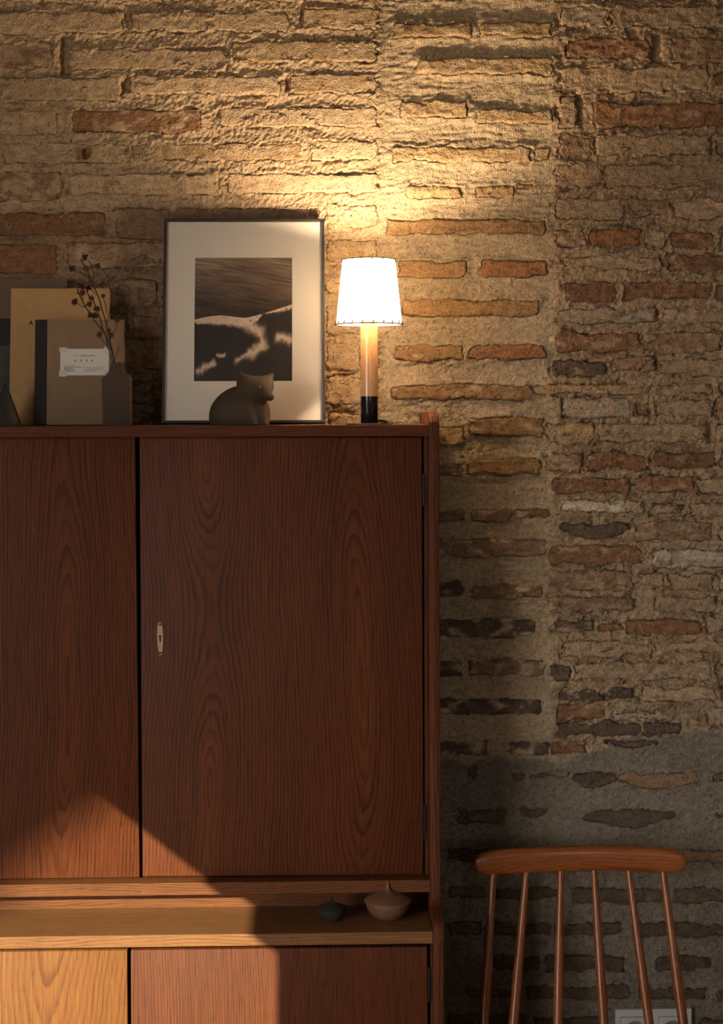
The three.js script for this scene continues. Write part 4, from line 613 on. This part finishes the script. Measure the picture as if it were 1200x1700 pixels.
// ---------------------------------------------------------------- spindle back chair
{
  const zr = 0.13, c = at(961, 1447, zr), seatY = 0.43, ch = thing('spindle_back_chair', 'teak brown wooden chair with a curved top rail and six slim spindles', 'chair', [c.x, 0, 0.45]);
  const T = (u, v, z) => { const q = at(u, v, z); return [q.x - c.x, q.y, q.z - 0.45]; };
  railTex.repeat.set(10, 1 / 0.6);
  const wood = new THREE.MeshPhysicalMaterial({ map: railTex, roughness: 0.36, clearcoat: 0.25, clearcoatRoughness: 0.2 });
  // top rail: long rounded lozenge, bowed towards the wall
  const xl = T(786, 1428, zr)[0], xr = T(1137, 1428, zr)[0], yA = T(961, 1406.5, zr)[1], yB = T(961, 1448, zr)[1], NX = 72, NR = 28, pos = [], uv = [], idx = [];
  for (let i = 0; i <= NX; i++) { const a = i / NX * Math.PI, t = -Math.cos(a), x = lerp(xl, xr, (t + 1) / 2), e = Math.pow(Math.max(0, 1 - Math.pow(Math.abs(t), 13)), 0.5), hh = (yA - yB) / 2 * e, th = 0.0115 * Math.pow(Math.max(0, 1 - Math.pow(Math.abs(t), 16)), 0.5), zc = zr - 0.45 + 0.022 * t * t - 0.01, yc = (yA + yB) / 2 - 0.003 * t * t + (t < 0 ? 0.000 : 0.0);
    for (let j = 0; j <= NR; j++) { const b = j / NR * Math.PI * 2, cs = Math.cos(b), sn = Math.sin(b), se = (v, p) => Math.sign(v) * Math.pow(Math.abs(v), p); pos.push(x, yc + hh * se(sn, 0.7), zc + th * se(cs, 0.75)); uv.push(yc + hh * se(sn, 0.7) * 1.0, x); } }
  for (let i = 0; i < NX; i++) for (let j = 0; j < NR; j++) { const a = i * (NR + 1) + j, b = a + NR + 1; idx.push(a, a + 1, b, b, a + 1, b + 1); }
  let g = new THREE.BufferGeometry(); g.setAttribute('position', new THREE.Float32BufferAttribute(pos, 3)); g.setAttribute('uv', new THREE.Float32BufferAttribute(uv, 2)); g.setIndex(idx); g.computeVertexNormals(); mesh('top_rail', g, wood, ch);
  // spindles from the seat to the rail
  for (const [i, [u0, u1]] of [[819.5, 803], [874.5, 852], [931, 926], [985.5, 1002], [1042.5, 1077.5], [1099.5, 1134]].entries()) {
    const t = (u0 - 961) / 175, zt = zr + 0.022 * t * t - 0.01, zlow = zt + 0.07, A = T(u0, 1440, zt), Bq = T(u1, 1700, zlow), k = (seatY + 0.004 - A[1]) / (Bq[1] - A[1]);
    const C = [A[0] + (Bq[0] - A[0]) * k, seatY + 0.004, A[2] + (Bq[2] - A[2]) * k], mid = [0, 1, 2].map((q) => lerp(A[q], C[q], 0.6)), outer = i === 0 || i === 5;
    const r0 = outer ? 0.0058 : 0.0055, r1 = outer ? 0.0092 : 0.0088;
    const g2 = mergeGeometries([cyl(mid, A, r1, r0, 18), cyl(C, mid, r1 * 0.9, r1, 18)]); metreUV(g2, 'y', [i * 0.017, i * 0.1]); mesh('spindle', g2, wood, ch);
  }
  // seat and legs, below the frame
  const ss = new THREE.Shape(); ss.moveTo(-0.20, -0.24); ss.bezierCurveTo(-0.14, -0.27, 0.14, -0.27, 0.20, -0.24); ss.bezierCurveTo(0.225, -0.1, 0.235, 0.08, 0.215, 0.18); ss.bezierCurveTo(0.15, 0.21, -0.15, 0.21, -0.215, 0.18); ss.bezierCurveTo(-0.235, 0.08, -0.225, -0.1, -0.20, -0.24);
  let sg = new THREE.ExtrudeGeometry(ss, { depth: 0.024, bevelEnabled: true, bevelSize: 0.006, bevelThickness: 0.005, bevelSegments: 3, curveSegments: 16 }); sg.rotateX(Math.PI / 2); sg.translate(0, seatY - 0.005, 0.03); sg = toCreasedNormals(sg, 0.6); metreUV(sg, 'x'); mesh('seat', sg, wood, ch);
  for (const [x, z] of [[-0.16, -0.15], [0.16, -0.15], [-0.16, 0.17], [0.16, 0.17]]) { const g3 = cyl([x * 1.2, 0, z * 1.18 + 0.03], [x, seatY - 0.03, z + 0.03], 0.0105, 0.016, 18); metreUV(g3, 'y'); mesh('leg', g3, wood, ch); }
  for (const s of [-1, 1]) { const g4 = cyl([0.176 * s, 0.2, -0.137], [0.176 * s, 0.2, 0.215], 0.008, 0.008, 12); metreUV(g4, 'z'); mesh('stretcher', g4, wood, ch); }
}

// ---------------------------------------------------------------- unseen table, added before the chair to shade the foot of the wall
{
  const tb = thing('added_table', 'unseen wooden table added before the spindle back chair to shade the wall', 'table', [0.62, 0, 1.2]), w = 0.67, d = 0.36, y = 0.725;
  mesh('table_top', boardGeo(-w, y - 0.028, -d, w, y, d, 'x', 0.004), sideWood, tb);
  for (const sx of [-1, 1]) for (const sz of [-1, 1]) { const g = cyl([sx * (w - 0.06), 0, sz * (d - 0.06)], [sx * (w - 0.09), y - 0.028, sz * (d - 0.08)], 0.014, 0.024, 16); metreUV(g, 'y'); mesh('leg', g, sideWood, tb); }
  for (const sz of [-1, 1]) mesh('apron', boardGeo(-w + 0.1, y - 0.10, sz * (d - 0.08) - 0.01, w - 0.1, y - 0.028, sz * (d - 0.08) + 0.01, 'x'), sideWood, tb);
}

// ---------------------------------------------------------------- double wall socket
{
  const z = 0.004, a = at(1022, 1676, 0.012), b = at(1148, 1676, 0.012), W = b.x - a.x, Hh = 0.082, so = thing('wall_socket', 'white double wall socket behind the wooden chair', 'socket', [(a.x + b.x) / 2, a.y - Hh / 2, z]);
  const pl = std([0.62, 0.60, 0.57], 0.35);
  const s = new THREE.Shape([[-W / 2, -Hh / 2], [W / 2, -Hh / 2], [W / 2, Hh / 2], [-W / 2, Hh / 2]].map((q) => new THREE.Vector2(...q)));
  const iw = 0.027; for (const sx of [-1, 1]) { const cx = sx * W / 4; s.holes.push(new THREE.Path([[cx - iw, -iw], [cx - iw, iw], [cx + iw, iw], [cx + iw, -iw]].map((q) => new THREE.Vector2(...q)))); }
  mesh('plate', new THREE.ExtrudeGeometry(s, { depth: 0.008, bevelEnabled: true, bevelSize: 0.001, bevelThickness: 0.001, bevelOffset: -0.001, bevelSegments: 2 }), pl, so);
  for (const sx of [-1, 1]) { const cx = sx * W / 4, q = new THREE.Shape([[cx - iw + 0.0006, -iw + 0.0006], [cx + iw - 0.0006, -iw + 0.0006], [cx + iw - 0.0006, iw - 0.0006], [cx - iw + 0.0006, iw - 0.0006]].map((v) => new THREE.Vector2(...v)));
    const h = new THREE.Path(); h.absarc(cx, 0, 0.0195, 0, Math.PI * 2); q.holes.push(h);
    const ins = mesh('outlet', new THREE.ExtrudeGeometry(q, { depth: 0.010, bevelEnabled: true, bevelSize: 0.0006, bevelThickness: 0.0006, bevelOffset: -0.0006, bevelSegments: 2, curveSegments: 32 }), pl, so);
    mesh('well', new THREE.CylinderGeometry(0.0195, 0.0195, 0.002, 32).rotateX(Math.PI / 2).translate(cx, 0, 0.0012), std([0.22, 0.21, 0.2], 0.5), ins);
    for (const k of [-1, 1]) mesh('contact_hole', new THREE.CylinderGeometry(0.0024, 0.0024, 0.0004, 12).rotateX(Math.PI / 2).translate(cx + k * 0.0095, 0, 0.0025), darkHole, ins); }
}

// ---------------------------------------------------------------- unseen tree, added outside to shade the upper left of the sun patch
{
  const base = at(60, 1345, ZD), dist = 34, aim = base.clone().addScaledVector(SUN, dist), R = rng(77);
  const right3 = new THREE.Vector3(SUN.z, 0, -SUN.x).normalize(), up3 = new THREE.Vector3().crossVectors(SUN, right3).normalize();
  // crown centre: up and to the left of the edge, as the sun sees it
  const rad = 1.9, cc = aim.clone().addScaledVector(new THREE.Vector3(1, 0, 0), -rad * 0.72).addScaledVector(new THREE.Vector3(0, 1, 0), rad * 0.70);
  const tree = thing('added_shade_tree', 'unseen round crowned tree added outside the doorway to shade the sun patch', 'tree', [cc.x - 0.6, -0.13, cc.z]);
  mesh('trunk', cyl([0, 0, 0], [0.3, cc.y + 0.13 - 0.4, 0], 0.22, 0.12, 14), std([0.12, 0.09, 0.06], 0.9), tree);
  const parts = [], leafC = new THREE.Vector3(0.6, cc.y + 0.13, 0);
  for (let i = 0; i < 60; i++) { const d = new THREE.Vector3(R() - 0.5, R() - 0.5, R() - 0.5).normalize().multiplyScalar(rad * 0.78 * Math.cbrt(R())), r = rad * (0.2 + 0.1 * R()); const g = new THREE.IcosahedronGeometry(r, 2), p = g.attributes.position; for (let k = 0; k < p.count; k++) { const f = 1 + 0.25 * pn(p.getX(k) * 6 + i, p.getY(k) * 6 + p.getZ(k) * 4); p.setXYZ(k, p.getX(k) * f, p.getY(k) * f, p.getZ(k) * f); } g.translate(leafC.x + d.x, leafC.y + d.y, leafC.z + d.z); parts.push(g); }
  const fg = mergeGeometries(parts); fg.computeVertexNormals(); mesh('foliage', fg, std([0.06, 0.11, 0.03], 0.9), tree);
}

renderer.render(scene, camera);
